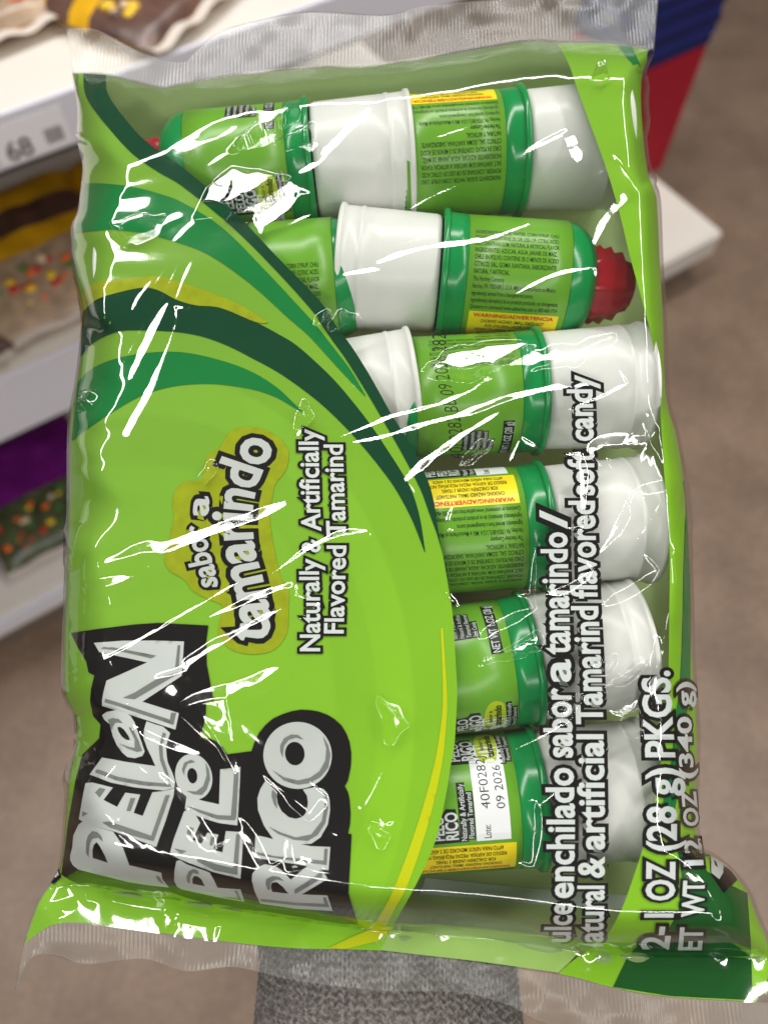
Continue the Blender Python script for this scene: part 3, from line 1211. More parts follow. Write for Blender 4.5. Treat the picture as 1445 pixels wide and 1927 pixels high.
SWOOSH = [
    ('dark', [(157, 139), (164, 184), (200, 235), (250, 290), (300, 325), (345, 352), (440, 430), (520, 510), (585, 582), (600, 604), (624, 639), (652, 678), (690, 739), (724, 797), (757, 855), (790, 919), (806, 962), (825, 1015), (842, 1085), (850, 1145)],
     [(200, 142), (205, 180), (245, 235), (280, 270), (350, 320), (440, 398), (520, 482), (602, 567), (635, 617), (660, 650), (690, 697), (715, 741), (740, 786), (765, 824), (793, 877), (813, 930), (826, 1008), (840, 1081), (851, 1150)]),
    ('dark', [(157, 588), (182, 565), (220, 552), (269, 542), (299, 547), (334, 565), (369, 575), (416, 580), (480, 606), (522, 628), (558, 650), (599, 686), (635, 722), (674, 769), (701, 805), (729, 847), (757, 891), (775, 925), (790, 975), (800, 1039)],
     [(153, 672), (175, 647), (220, 625), (270, 622), (332, 625), (382, 634), (431, 652), (480, 677), (522, 700), (563, 728), (605, 761), (646, 800), (679, 836), (715, 880), (745, 922), (775, 978), (799, 1039)]),
    ('mid', [(162, 345), (200, 346), (250, 352), (300, 365), (345, 382), (420, 430), (500, 510), (571, 586), (596, 614), (629, 656), (660, 697), (688, 745)],
     [(141, 440), (180, 434), (220, 433), (270, 440), (320, 452), (390, 478), (470, 533), (541, 597), (580, 631), (613, 667), (646, 703), (687, 746)]),
    ('olive', [(155, 550), (182, 532), (220, 526), (270, 522), (304, 521), (360, 538), (440, 568), (505, 606)],
     [(158, 587), (182, 565), (220, 552), (269, 542), (299, 547), (334, 565), (369, 575), (416, 580), (480, 606), (504, 608)]),
    ('mid', [(148, 720), (170, 697), (207, 679), (257, 667), (319, 662), (369, 667), (431, 683), (480, 703), (522, 730), (552, 758), (571, 776)],
     [(136, 829), (170, 804), (220, 771), (269, 744), (319, 729), (369, 723), (419, 724), (480, 734), (520, 748), (550, 765), (570, 777)]),
    ('yellow', [(829, 1182), (833, 1310), (827, 1380), (814, 1450), (785, 1552), (745, 1662), (720, 1712), (690, 1760)],
     [(833, 1182), (841, 1310), (838, 1380), (829, 1450), (805, 1552), (768, 1662), (741, 1712), (712, 1770)]),
]
for k, (m_, a, b) in enumerate(SWOOSH):
    ink('swoosh', [band(a, b)], 2 if m_ != 'olive' else 3, M[m_], film)

# right-hand strip
rleft = catmull([(1050, 83), (1070, 120), (1092, 185), (1120, 260), (1143, 325), (1165, 400), (1185, 482), (1205, 555), (1220, 610), (1235, 680), (1242, 730), (1244, 800), (1250, 900), (1257, 960), (1260, 1050), (1259, 1150),
                 (1258, 1255), (1253, 1340), (1244, 1430), (1231, 1510), (1208, 1600), (1191, 1652), (1169, 1712), (1136, 1767), (1080, 1806), (1051, 1832)], 3)
botr = [(x, y - 0.5) for x, y in SB if 1055 < x < 1452]
topr = [(x, y + 0.5) for x, y in ST if 1054 < x < 1226]
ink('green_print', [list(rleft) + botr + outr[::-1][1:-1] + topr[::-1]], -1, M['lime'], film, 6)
ink('swoosh', [band([(1285, 905), (1289, 960), (1285, 1080), (1284, 1150), (1281, 1240), (1277, 1300), (1270, 1350), (1263, 1430), (1248, 1505), (1240, 1560)],
                    [(1286, 904), (1291, 960), (1297, 1080), (1299, 1150), (1298, 1240), (1297, 1300), (1291, 1350), (1284, 1430), (1272, 1505), (1262, 1560)])], 1, M['mid'], film)
ink('swoosh', [[(1268, 1560), (1300, 1600), (1330, 1640), (1362, 1660), (1405, 1681), (1412, 1780), (1415, 1882), (1260, 1874), (1153, 1857), (1179, 1803), (1193, 1785), (1253, 1755), (1275, 1719), (1282, 1650)]], 1, M['forest'], film)
ink('swoosh', [[(1160, 85), (1188, 87), (1205, 125), (1190, 122)]], 1, M['mid'], film)
ink('logo_fragment', [[(1334, 1613), (1345, 1616), (1375, 1641), (1386, 1656), (1360, 1681), (1336, 1646)]], 2, M['black'], film)
ink('logo_fragment', [[(1336, 1614), (1344, 1616), (1366, 1630), (1351, 1655), (1336, 1643)], [(1341, 1616 + 4), (1345, 1622), (1349, 1633), (1344, 1630)]], 3, M['silver'], film)
ink('logo_fragment', [[(112, 1633), (117, 1650), (102, 1664), (97, 1660)]], 2, M['black'], film, 5)
ink('logo_fragment', [[(111, 1638), (113, 1646), (106, 1653), (104, 1648)]], 3, M['silver'], film, 5)
# bottom seal colour below the fold
ink('seal_tone', [[(700, 1765), (735, 1750), (900, 1764), (1090, 1790), (1070, 1812), (1050, 1830), (900, 1809), (716, 1788)]], 0, M['backlime'], film)
ink('swoosh', [[(618, 1783), (660, 1764), (715, 1740), (742, 1742), (712, 1770), (650, 1785)]], 3, M['yellow'], film)

# ---- the logo
Z = 320 / 1445.0


def z1(*p):
    return [(100 + x * Z, 1150 + y * Z) for x, y in p]


def z2(*p):
    return [(100 + x * Z, 1430 + y * Z) for x, y in p]


def z3(*p):
    return [(380 + x * Z, 1320 + y * Z) for x, y in p]


def z4(*p):
    return [(300 + x * 400 / 1445, 1480 + y * 400 / 1445) for x, y in p]


def ell(cx, cy, rx, ry, rot=0, n=36):
    a = np.linspace(0, 2 * math.pi, n, endpoint=False)
    c, s_ = math.cos(rot), math.sin(rot)
    x, y = rx * np.cos(a), ry * np.sin(a)
    return [(cx + x[k] * c - y[k] * s_, cy + x[k] * s_ + y[k] * c) for k in range(n)]


PANEL = [(136, 1191), (189, 1183), (255, 1175), (299, 1172), (393, 1177), (389, 1208), (390, 1250), (403, 1318), (389, 1319), (388, 1349), (378, 1388), (394, 1389), (407, 1394), (420, 1406), (428, 1419), (474, 1413),
         (480, 1395), (488, 1379), (500, 1364), (514, 1352), (531, 1344), (549, 1338), (568, 1335), (585, 1336), (601, 1339), (617, 1345), (630, 1353), (643, 1365), (652, 1380), (658, 1396), (661, 1415), (661, 1430), (660, 1444), (655, 1468), (649, 1479),
         (655, 1490), (658, 1504), (660, 1530), (659, 1550), (655, 1568), (662, 1569), (656, 1679), (674, 1737), (643, 1736), (599, 1730), (577, 1725), (494, 1712), (477, 1712), (394, 1699), (355, 1688), (321, 1676),
         (255, 1674), (200, 1664), (164, 1666), (133, 1654), (118, 1645), (125, 1596), (131, 1547), (144, 1474), (153, 1437), (158, 1420), (189, 1389), (192, 1363), (178, 1347), (172, 1318), (174, 1295), (180, 1271), (169, 1265), (165, 1245), (148, 1216)]
ink('logo_panel', [PANEL], 4, M['black'], film, 8)
LET = [
    ([z1((360, 270), (600, 252), (860, 250), (1118, 258), (1100, 548), (930, 660), (765, 768), (1075, 865), (1045, 1005), (740, 905), (430, 800), (428, 755), (440, 680), (460, 590), (630, 515), (805, 435), (600, 390), (405, 350))],
     [z1((420, 320), (440, 305), (520, 308), (885, 378), (840, 402), (530, 330)), z1((1065, 290), (1087, 290), (1074, 490), (1042, 490)), z1((600, 735), (700, 690), (880, 580), (1072, 515), (1066, 535), (900, 630), (700, 748)),
      z1((455, 740), (1000, 920), (1008, 860), (1052, 862), (1030, 965), (452, 770))]),
    ([z1((430, 880), (470, 850), (560, 835), (620, 858), (665, 890), (700, 945), (740, 1060), (785, 1190), (765, 1228), (700, 1248), (640, 1238), (600, 1205), (555, 1140), (520, 1060), (495, 960), (450, 922)),
      z1((555, 985), (578, 980), (610, 1005), (648, 1060), (662, 1095), (625, 1092), (590, 1060), (565, 1020))],
     [z1((650, 985), (680, 990), (735, 1100), (765, 1185), (720, 1195), (640, 1165), (570, 1120), (650, 1150), (700, 1160), (700, 1090)), z1((480, 920), (520, 905), (570, 915), (600, 950), (545, 945), (520, 980), (515, 1010))]),
    ([z2((800, -330), (870, -305), (940, -285), (1000, -230), (965, -115), (970, -40), (980, 20), (1020, 110), (1043, 180), (1035, 235), (945, 258), (860, 248), (700, 230), (500, 190), (325, 128), (430, -20), (650, 18), (875, 50), (840, -30), (810, -90), (775, -185), (780, -265))],
     [z2((380, 88), (400, 86), (560, 140), (780, 180), (1000, 200), (1012, 228), (780, 213), (560, 175), (375, 112)), z2((940, -238), (968, -225), (935, -125), (942, -20), (985, 110), (1000, 190), (960, 120), (915, 0), (905, -110))]),
    ([z2((290, 200), (345, 193), (515, 232), (470, 290), (435, 337), (550, 397), (620, 275), (748, 292), (690, 447), (768, 472), (850, 272), (945, 262), (1036, 240), (1030, 300), (960, 520), (882, 735), (760, 690), (520, 602), (330, 545), (235, 500), (262, 340))],
     [z2((960, 298), (1000, 293), (935, 480), (862, 685), (680, 640), (500, 572), (430, 520), (480, 515), (840, 640)), z2((370, 275), (410, 235), (455, 245), (405, 315)), z2((665, 320), (707, 320), (667, 432), (630, 430)), z2((265, 430), (312, 450), (265, 475))]),
    ([z2((232, 545), (268, 515), (340, 548), (520, 606), (590, 712), (625, 800), (655, 882), (925, 945), (935, 1000), (990, 1070), (820, 1052), (650, 1025), (430, 970), (225, 920), (180, 885), (160, 840), (162, 800), (180, 740), (188, 640)),
      z2((385, 695), (410, 725), (450, 800), (475, 862), (350, 822), (348, 760), (362, 715))],
     [z2((300, 690), (315, 640), (350, 600), (390, 608), (425, 645), (438, 692), (400, 660), (350, 668), (325, 720), (316, 815), (295, 780)), z2((878, 970), (910, 975), (950, 1042), (905, 1015))]),
    ([ell(100 + 1200 * Z, 1430 + 140 * Z, 155 * Z, 196 * Z, -0.25), ell(100 + 1188 * Z, 1430 + 132 * Z, 42 * Z, 66 * Z, -0.12)],
     [z2((1300, 20), (1330, 80), (1340, 160), (1310, 250), (1270, 295), (1200, 290), (1140, 260), (1220, 265), (1280, 220), (1310, 130)), z2((1100, 80), (1120, 20), (1180, -5), (1215, 15), (1150, 30), (1125, 80), (1120, 130))]),
    ([z2((1424, 78), (1596, 56), (1585, 300), (1569, 553), (1414, 533), (1264, 488), (1180, 452), (1125, 412), (1135, 340), (1142, 285), (1200, 318), (1280, 345), (1415, 375))],
     [z2((1545, 85), (1582, 78), (1560, 490), (1545, 510), (1400, 500), (1250, 445), (1140, 385), (1250, 420), (1400, 465), (1515, 470), (1530, 300))]),
    ([z4((172, 168), (205, 150), (250, 190), (282, 245), (230, 360), (290, 385), (330, 310), (405, 325), (370, 425), (432, 445), (455, 300), (575, 308), (555, 617), (370, 572), (150, 490), (75, 455), (100, 360))],
     [z4((525, 320), (552, 320), (535, 590), (380, 560), (260, 500), (270, 480), (390, 520), (505, 545)), z4((190, 310), (205, 270), (240, 280), (215, 335)), z4((105, 415), (190, 435), (150, 455)), z4((355, 335), (385, 340), (365, 400), (345, 395))]),
    ([z4((120, 500), (145, 493), (190, 520), (320, 565), (345, 575), (375, 625), (400, 677), (555, 688), (582, 772), (420, 745), (160, 690), (125, 670), (105, 630), (108, 560)), z4((240, 597), (265, 600), (292, 622), (314, 668), (230, 650), (228, 620))],
     [z4((515, 695), (530, 695), (565, 762), (420, 735), (540, 748)), z4((190, 600), (205, 565), (235, 550), (265, 560), (275, 585), (235, 575), (215, 605), (212, 645), (195, 635))]),
    ([ell(380 + 815 * Z, 1320 + 456 * Z, 290 * Z, 284 * Z, 0.1, 48), ell(380 + 792 * Z, 1320 + 441 * Z, 83 * Z, 100 * Z, -0.1)],
     [z3((1030, 290), (1075, 370), (1095, 450), (1075, 560), (1010, 640), (920, 690), (820, 705), (700, 670), (600, 580), (700, 640), (820, 668), (920, 645), (1000, 590), (1050, 500), (1058, 400)),
      z3((690, 475), (668, 420), (668, 370), (700, 310), (760, 278), (820, 282), (866, 322), (800, 305), (740, 325), (702, 375), (694, 430))]),
    ([z3((545, 668), (645, 770), (640, 810), (645, 862), (680, 930), (740, 980), (800, 994), (860, 975), (892, 930), (903, 860), (895, 800), (860, 745), (950, 728), (1030, 738), (1065, 775), (1085, 830), (1090, 920), (1072, 1040), (1010, 1150), (930, 1205), (850, 1210), (700, 1190), (610, 1168), (530, 1050), (480, 920), (475, 820), (500, 740))],
     [z3((600, 745), (645, 785), (635, 830), (645, 910), (615, 870), (595, 800)), z3((1035, 770), (1065, 800), (1075, 900), (1050, 1030), (985, 1130), (900, 1180), (780, 1170), (650, 1120), (570, 1060), (680, 1110), (800, 1150), (930, 1125), (1020, 1010), (1045, 880))]),
    ([z4((655, 328), (720, 340), (780, 356), (1030, 402), (1163, 408), (1150, 565), (1050, 545), (900, 520), (650, 480))],
     [z4((665, 440), (780, 468), (1118, 500), (1122, 420), (1146, 418), (1138, 530), (900, 500), (780, 480), (665, 460))]),
    ([z4((635, 585), (670, 545), (720, 525), (790, 537), (840, 570), (895, 625), (980, 560), (1055, 495), (1075, 520), (1145, 622), (1060, 670), (970, 722), (1143, 730), (1180, 835), (930, 820), (690, 785), (650, 700), (632, 630)), z4((765, 645), (800, 640), (840, 670), (880, 718), (770, 705), (760, 675))],
     [z4((920, 690), (1080, 590), (1095, 560), (1112, 600), (1100, 620), (925, 718)), z4((1115, 740), (1135, 742), (1158, 808), (930, 795), (695, 768), (690, 752), (930, 778), (1125, 785)), z4((725, 650), (730, 620), (770, 600), (815, 605), (850, 632), (800, 622), (760, 640), (755, 690), (740, 690))]),
]
for loops, shades in LET:
    lt = ink('logo_letter', loops, 5, M['silver'], film, 8)
    P_, T_ = [], []
    for sh in shades:
        p, t_ = fill([sh], 9)
        T_ += [tuple(k + sum(len(a) for a in P_) for k in f) for f in t_]
        P_.append(p)
    P_ = np.vstack(P_)
    V_ = on_surface(P_, 6)
    new_obj('logo_letter_shade', V_, orient(V_, np.array(T_)), M['shade'], film)

# ---- printed words
Z5 = 400 / 1445.0


def z5(*p):
    return [(300 + x * Z5, 780 + y * Z5) for x, y in p]


ink('flavour_cloud', [catmull(z5((560, 90), (700, 97), (820, 165), (880, 260), (860, 380), (790, 470), (770, 560), (750, 680), (770, 850), (800, 1000), (830, 1120), (880, 1200), (878, 1330), (870, 1480), (780, 1600), (620, 1630), (480, 1590), (402, 1490), (415, 1390), (430, 1300), (350, 1260), (230, 1200), (170, 1120),
                                (70, 1060), (35, 970), (75, 900), (80, 800), (103, 690), (90, 580), (130, 490), (200, 452), (290, 450), (310, 330), (350, 262), (415, 225), (470, 130)), 3, True)], 3, M['olive'], film)


def zline(rows):
    return Line([(300 + a * Z5, 780 + b * Z5, 300 + c * Z5, 780 + d * Z5) for a, b, c, d in rows])


l_tam = zline([(700, 1610, 430, 1530), (745, 1420, 470, 1440), (728, 1260, 450, 1290), (690, 1090, 420, 1150), (645, 930, 375, 960), (628, 760, 355, 760), (632, 610, 365, 570), (665, 470, 400, 390), (712, 350, 450, 260), (790, 190, 520, 90)])
l_sab = zline([(400, 1180, 255, 1190), (378, 1060, 228, 1090), (345, 950, 195, 980), (325, 850, 178, 860), (305, 760, 165, 750), (335, 650, 190, 640), (335, 560, 190, 550)])
for line, words, wf, wo in ((l_tam, [('tamarindo', 0.03, 0.985)], 0.028, 0.115), (l_sab, [('sabor', 0.02, 0.67), ('a', 0.80, 0.99)], 0.025, 0.125)):
    for w, a, b in words:
        place_text(line, w, line.s[-1] * a, line.s[-1] * b, wo, 4, M['black'], film)
        place_text(line, w, line.s[-1] * a, line.s[-1] * b, wf, 5, M['silver'], film)
l_nat = zline([(1090, 1610, 960, 1610), (1090, 1300, 960, 1300), (1082, 1000, 955, 1000), (1100, 850, 975, 850), (1088, 600, 960, 600), (1083, 350, 955, 350), (1075, 90, 948, 90)])
l_fla = zline([(1250, 1490, 1122, 1490), (1258, 1200, 1132, 1200), (1268, 900, 1142, 900), (1262, 700, 1136, 700), (1250, 400, 1124, 400), (1245, 200, 1120, 200)])


def words(line, ws, wf, wo, layer, clip=None):
    for w, y0, y1 in ws:
        s0, s1 = line.s_of_y(y0), line.s_of_y(y1)
        place_text(line, w, s0, s1, wo, layer, M['black'], film, clip)
        place_text(line, w, s0, s1, wf, layer + 1, M['white'], film, clip)


zy = lambda v: 780 + v * Z5
words(l_nat, [('Naturally', zy(1606), zy(985)), ('&', zy(935), zy(850)), ('Artificially', zy(790), zy(105))], 0.02, 0.12, 4)
words(l_fla, [('Flavored', zy(1485), zy(895)), ('Tamarind', zy(820), zy(210))], 0.02, 0.12, 4)
clipf = lambda x: np.interp(x, SF[:, 0], SF[:, 1]) - 4
l_1 = Line([(1066, 1840, 1018, 1840), (1070, 1780, 1022, 1780), (1076, 1700, 1028, 1700), (1079, 1550, 1029, 1550), (1075, 1400, 1024, 1400), (1070, 1200, 1018, 1200), (1066, 1050, 1018, 1050), (1064, 940, 1016, 940)])
words(l_1, [('Dulce', 1803, 1700), ('enchilado', 1688, 1446), ('sabor', 1424, 1296), ('a', 1281, 1243), ('tamarindo', 1230, 1003), ('/', 992, 963)], 0.024, 0.125, 2, clipf)
l_2 = Line([(1128, 1840, 1082, 1840), (1132, 1790, 1085, 1790), (1135, 1650, 1087, 1650), (1135, 1500, 1087, 1500), (1132, 1350, 1084, 1350), (1127, 1220, 1079, 1220), (1121, 1100, 1073, 1100), (1117, 950, 1070, 950), (1114, 800, 1068, 800), (1111, 690, 1066, 690)])
words(l_2, [('Natural', 1804, 1667), ('&', 1650, 1614), ('artificial', 1597, 1383), ('Tamarind', 1361, 1142), ('flavored', 1125, 944), ('soft', 931, 851), ('candy', 829, 708)], 0.024, 0.125, 2, clipf)
l_3 = Line([(1240, 1840, 1192, 1840), (1254, 1790, 1204, 1790), (1264, 1715, 1213, 1715), (1267, 1640, 1216, 1640), (1268, 1530, 1217, 1530), (1265, 1420, 1214, 1420), (1260, 1350, 1210, 1350), (1255, 1250, 1206, 1250)])
words(l_3, [('12-', 1800, 1742), ('1 OZ', 1723, 1622), ('(28', 1600, 1518), ('g)', 1495, 1446), ('PKGS.', 1423, 1263)], 0.026, 0.125, 4, clipf)
l_4 = Line([(1308, 1840, 1266, 1840), (1318, 1780, 1276, 1780), (1322, 1690, 1283, 1690), (1319, 1620, 1286, 1620), (1312, 1560, 1284, 1560), (1306, 1500, 1280, 1500), (1300, 1440, 1275, 1440), (1297, 1370, 1272, 1370), (1297, 1270, 1270, 1270)])
words(l_4, [('NET', 1815, 1743), ('WT', 1722, 1657), ('12', 1628, 1580), ('OZ', 1553, 1490), ('(340', 1463, 1350), ('g)', 1329, 1284)], 0.026, 0.125, 4, clipf)
l_c = Line([(873, 868, 846, 868), (868, 800, 842, 800), (855, 745, 829, 745), (842, 690, 816, 690), (838, 610, 812, 610)])
place_text(l_c, '40F0282 BB 09 2026 2827', l_c.s_of_y(864), l_c.s_of_y(616), -0.012, 2, M['black'], film)

# white printed block on the inside of the back, seen through the window near the fold
tk = [(800, 1652), (1000, 1672), (1240, 1690), (1238, 1716), (1000, 1700), (790, 1682)]
P, T = fill([tk], 12)
hbk = -0.0215 * np.clip(HS(P[:, 0], P[:, 1]) / 0.0226, -0.1, 1.05) + 0.0004
V = loc(P[:, 0], P[:, 1], hbk)
new_obj('inside_print', V, orient(V, T), M['white'], back)

# ------------------------------------------------------------------ the candies in the bag
RL = 0.0192


def lathe(name, prof, material, seg=56, mod=None):
    pr = np.array(prof, float)
    a = np.linspace(0, 2 * math.pi, seg, endpoint=False)
    r = pr[:, 1][:, None] * (mod(a, pr) if mod else np.ones((len(pr), seg)))
    P = np.stack([np.repeat(pr[:, 0][:, None], seg, 1), r * np.sin(a), r * np.cos(a)], -1).reshape(-1, 3)
    F = []
    for i in range(len(pr) - 1):
        for j in range(seg):
            k = (j + 1) % seg
            F.append((i * seg + j, i * seg + k, (i + 1) * seg + k, (i + 1) * seg + j))
    me = bpy.data.meshes.new(name)
    me.from_pydata([tuple(p) for p in P], [], F)
    me.materials.append(material)
    me.shade_smooth()
    bm = bmesh.new()
    bm.from_mesh(me)
    bmesh.ops.recalc_face_normals(bm, faces=bm.faces)
    bm.to_mesh(me)
    bm.free()
    return me


mm = 0.001
me_cup = lathe('cup', [(1.2 * mm, 0.2 * mm), (1.2 * mm, 17.4 * mm), (1.6 * mm, 18.3 * mm), (3 * mm, 18.7 * mm), (20 * mm, 19.3 * mm), (25.4 * mm, 19.45 * mm), (25.7 * mm, 19.75 * mm), (26.6 * mm, 19.78 * mm), (26.9 * mm, 19.5 * mm), (31.6 * mm, 19.7 * mm), (31.9 * mm, 20.2 * mm), (32.5 * mm, 20.5 * mm), (33.4 * mm, 20.4 * mm), (33.6 * mm, 19.9 * mm), (33.4 * mm, 19.3 * mm),
                       (31 * mm, 19.0 * mm), (20 * mm, 18.6 * mm), (4 * mm, 18.0 * mm), (2.6 * mm, 17 * mm), (2.6 * mm, 0.2 * mm)], M['cup'])
me_fl = lathe('flange', [(-1.2 * mm, 18 * mm), (-1.2 * mm, 20.3 * mm), (-0.8 * mm, 20.7 * mm), (0.3 * mm, 20.7 * mm), (0.7 * mm, 20.3 * mm), (0.7 * mm, 18 * mm)], M['greenp'])
me_sk = lathe('skirt', [(-7.2 * mm, 18.9 * mm), (-7 * mm, 19.25 * mm), (-4 * mm, 19.4 * mm), (-1.25 * mm, 19.6 * mm)], M['greenp'])
me_lb = lathe('label', [(-39 * mm, 18.8 * mm), (-38.9 * mm, RL), (-30 * mm, RL), (-20 * mm, RL), (-7.3 * mm, RL), (-7.2 * mm, 18.8 * mm)], M['label'], 72)
me_co = lathe('collar', [(-49 * mm, 9 * mm), (-48.6 * mm, 11.5 * mm), (-47 * mm, 14.5 * mm), (-44.5 * mm, 17 * mm), (-41.5 * mm, 18.5 * mm), (-39.1 * mm, 18.95 * mm)], M['greenp'])


def lobes(a, pr):
    k = np.clip((pr[:, 1] - 1 * mm) / (6 * mm), 0, 1)[:, None]
    return 1 + 0.035 * k * np.cos(9 * a)[None] * np.ones(len(pr))[:, None]


me_nz = lathe('nozzle', [(-48 * mm, 11.6 * mm), (-50 * mm, 12.3 * mm), (-51.5 * mm, 11.2 * mm), (-53.5 * mm, 12 * mm), (-55 * mm, 10.2 * mm), (-57.5 * mm, 10.6 * mm), (-59 * mm, 8.2 * mm), (-61.5 * mm, 7.4 * mm), (-63 * mm, 4 * mm), (-63.4 * mm, 0.2 * mm)], M['redp'], 108, lobes)

A0 = -39 * mm                                     # label's left end; a grows towards the cup, s runs down round the label


def wrap(A, S, r):
    th = -S / 19.2
    return np.stack([A0 + A * mm, r * np.sin(th), r * np.cos(th)], -1)


def lab_text(body, a, s_, length, height, mode, offset, r, out):
    Q, T = text_norm(body, offset)
    x, y = Q[:, 0] * length, Q[:, 1] * height
    P = np.stack([a - y, s_ - x], -1) if mode == 'up' else np.stack([a - x, s_ + y], -1)
    P, T = refine(P, T, 2.2)
    out.append((wrap(P[:, 0], P[:, 1], RL + r), T))


def lab_poly(loop, r, out):
    P, T = fill([np.array(loop, float)], 1.6)
    out.append((wrap(P[:, 0], P[:, 1], RL + r), T))


def lab_join(name, parts, material):
    V, F, n = [], [], 0
    for v, t_ in parts:
        c = np.cross(v[t_[:, 1]] - v[t_[:, 0]], v[t_[:, 2]] - v[t_[:, 0]])
        ctr = v[t_].mean(1)
        f = (c[:, 1] * ctr[:, 1] + c[:, 2] * ctr[:, 2]) < 0
        t_ = t_.copy()
        t_[f] = t_[f][:, [0, 2, 1]]
        V.append(v)
        F.append(t_ + n)
        n += len(v)
    me = bpy.data.meshes.new(name)
    me.from_pydata([tuple(p) for p in np.vstack(V)], [], [tuple(map(int, f)) for f in np.vstack(F)])
    me.materials.append(material)
    return me


def rect(a0, a1, s0, s1):
    return [(a0, s0), (a1, s0), (a1, s1), (a0, s1)]


e1, e2, e3 = 0.00006, 0.00012, 0.00018
black1, black3, red3, white1, yel1, sil3, oli1, dk2 = [], [], [], [], [], [], [], []
lab_poly(rect(2, 30, 59.7, 71), e1, yel1)
for k, (tx, ln) in enumerate((('APTO PARA NIÑOS MENORES DE 3 AÑOS.', 21), ('RIESGO DE ASFIXIA: PIEZAS PEQUEÑAS; NO', 22.5), ('FOR CHILDREN UNDER 3 YEARS.', 16.5), ('CHOKING HAZARD: SMALL PARTS-NOT', 20))):
    lab_text(tx, 16 + ln / 2, 60.4 + k * 2.1, ln, 1.35, '180', 0.01, e2, black3)
lab_text('WARNING/ADVERTENCIA', 28.5, 69.0, 25, 1.3, '180', 0.03, e2, red3)
body = (('Questions or comments? www.askhershey.com or 800-468-1714', 27), ('Ingrediente(s) derivado(s) de un producto producido con bioingeniería.', 27), ('Ingredient(s) derived from a bioengineered source.', 19), ('Hershey, PA 17033-0815, U.S.A. Mfd. in Mexico/Hecho en México', 25.5), ('The Hershey Company', 9.5),
        ('NATURAL Y ARTIFICIAL.', 11), ('CÍTRICO, SAL, GOMA XANTANA, SABORIZANTE', 25), ('CHILE EN POLVO, CONTIENE 2% O MENOS DE ÁCIDO', 25.5), ('INGREDIENTES: AZÚCAR, AGUA, JARABE DE MAÍZ,', 25), ('SALT, XANTHAN GUM, NATURAL & ARTIFICIAL FLAVOR', 25.5), ('POWDER, CONTAINS 2% OR LESS OF: CITRIC ACID,', 25.5), ('INGREDIENTS: SUGAR, WATER, CORN SYRUP, CHILI', 25.5))
for k, (tx, ln) in enumerate(body):
    lab_text(tx, 30, 72.0 + k * 2.15, ln, 1.35, '180', 0.004, e1, black3)
lab_poly(rect(19.2, 28.6, 31, 58.6), e1, white1)
lab_text('Lote:', 23.2, 57.8, 3.6, 1.9, 'up', 0.0, e2, black3)
lab_text('40F0282J', 23.6, 50, 14.5, 2.5, 'up', -0.01, e2, black3)
lab_text('09 2026', 27.6, 50.2, 11.5, 2.3, 'up', -0.01, e2, black3)


def mini_logo(a, s_, k=1.0):
    lab_poly([(a - 0.8, s_ + 0.8), (a - 0.6, s_ - 13.2 * k), (a + 4.4 * k, s_ - 12.8 * k), (a + 4.8 * k, s_ - 8 * k), (a + 8 * k, s_ - 8.4 * k), (a + 9 * k, s_ - 9.8 * k), (a + 12 * k, s_ - 9.6 * k), (a + 12.6 * k, s_ - 6 * k), (a + 13 * k, s_ + 0.6)], e1, black1)
    lab_text('PELON', a + 4 * k, s_ - 0.4, 11.4 * k, 3.6 * k, 'up', 0.03, e2, sil3)
    lab_text('PELO', a + 8 * k, s_ - 0.4, 7.2 * k, 3.2 * k, 'up', 0.03, e2, sil3)
    lab_text('RICO', a + 12.3 * k, s_ - 0.4, 8.2 * k, 3.7 * k, 'up', 0.03, e2, sil3)


def boxed(tx, a, s_, ln, h):
    lab_poly(rect(a - h * 1.25, a + h * 0.3, s_ - ln - 0.4, s_ + 0.4), e1, black1)
    lab_text(tx, a, s_, ln, h, 'up', 0.01, e2, sil3)


mini_logo(3.4, 58.0, 0.88)
boxed('Naturally & Artificially', 16.6, 58.2, 15, 1.5)
boxed('Flavored Tamarind', 18.6, 57.6, 12, 1.4)
mini_logo(9.5, 37, 0.92)
lab_poly(catmull([(22.6, 37), (21.6, 33), (22, 28), (24, 25), (27, 25.5), (28, 29), (27.6, 34), (26.5, 37.5)], 4, True), e1, oli1)
lab_text('sabor a', 24, 33.5, 5.4, 1.2, 'up', 0.01, e2, black3)
lab_text('tamarindo', 26.6, 36, 9.6, 2.0, 'up', 0.03, e2, black3)
boxed('Naturally & Artificially', 29.4, 38, 12, 1.1)
boxed('Flavored Tamarind', 31.0, 37.4, 9.5, 1.1)
for k, tx in enumerate(('Dulce enchilado', 'sabor a tamarindo', 'Natural & Artificial', 'Tamarind Flavored', 'Soft Candy')):
    boxed(tx, 15.2 + k * 2.0, 5.6, (7.5, 8.6, 8.8, 8.4, 5)[k], 1.25)
boxed('NET WT 1 OZ (28 g)', 28.6, 11, 17, 2.2)
LABM = [(lab_join('lettering', black3, M['lblack'])), lab_join('lettering', red3, M['lred']), lab_join('lot_panel', white1, M['lwhite']), lab_join('warning_panel', yel1, M['lyellow']), lab_join('lettering', sil3, M['white']),
        lab_join('lettering_backing', black1, M['lblack']), lab_join('flavour_cloud', oli1, M['lolive'])]

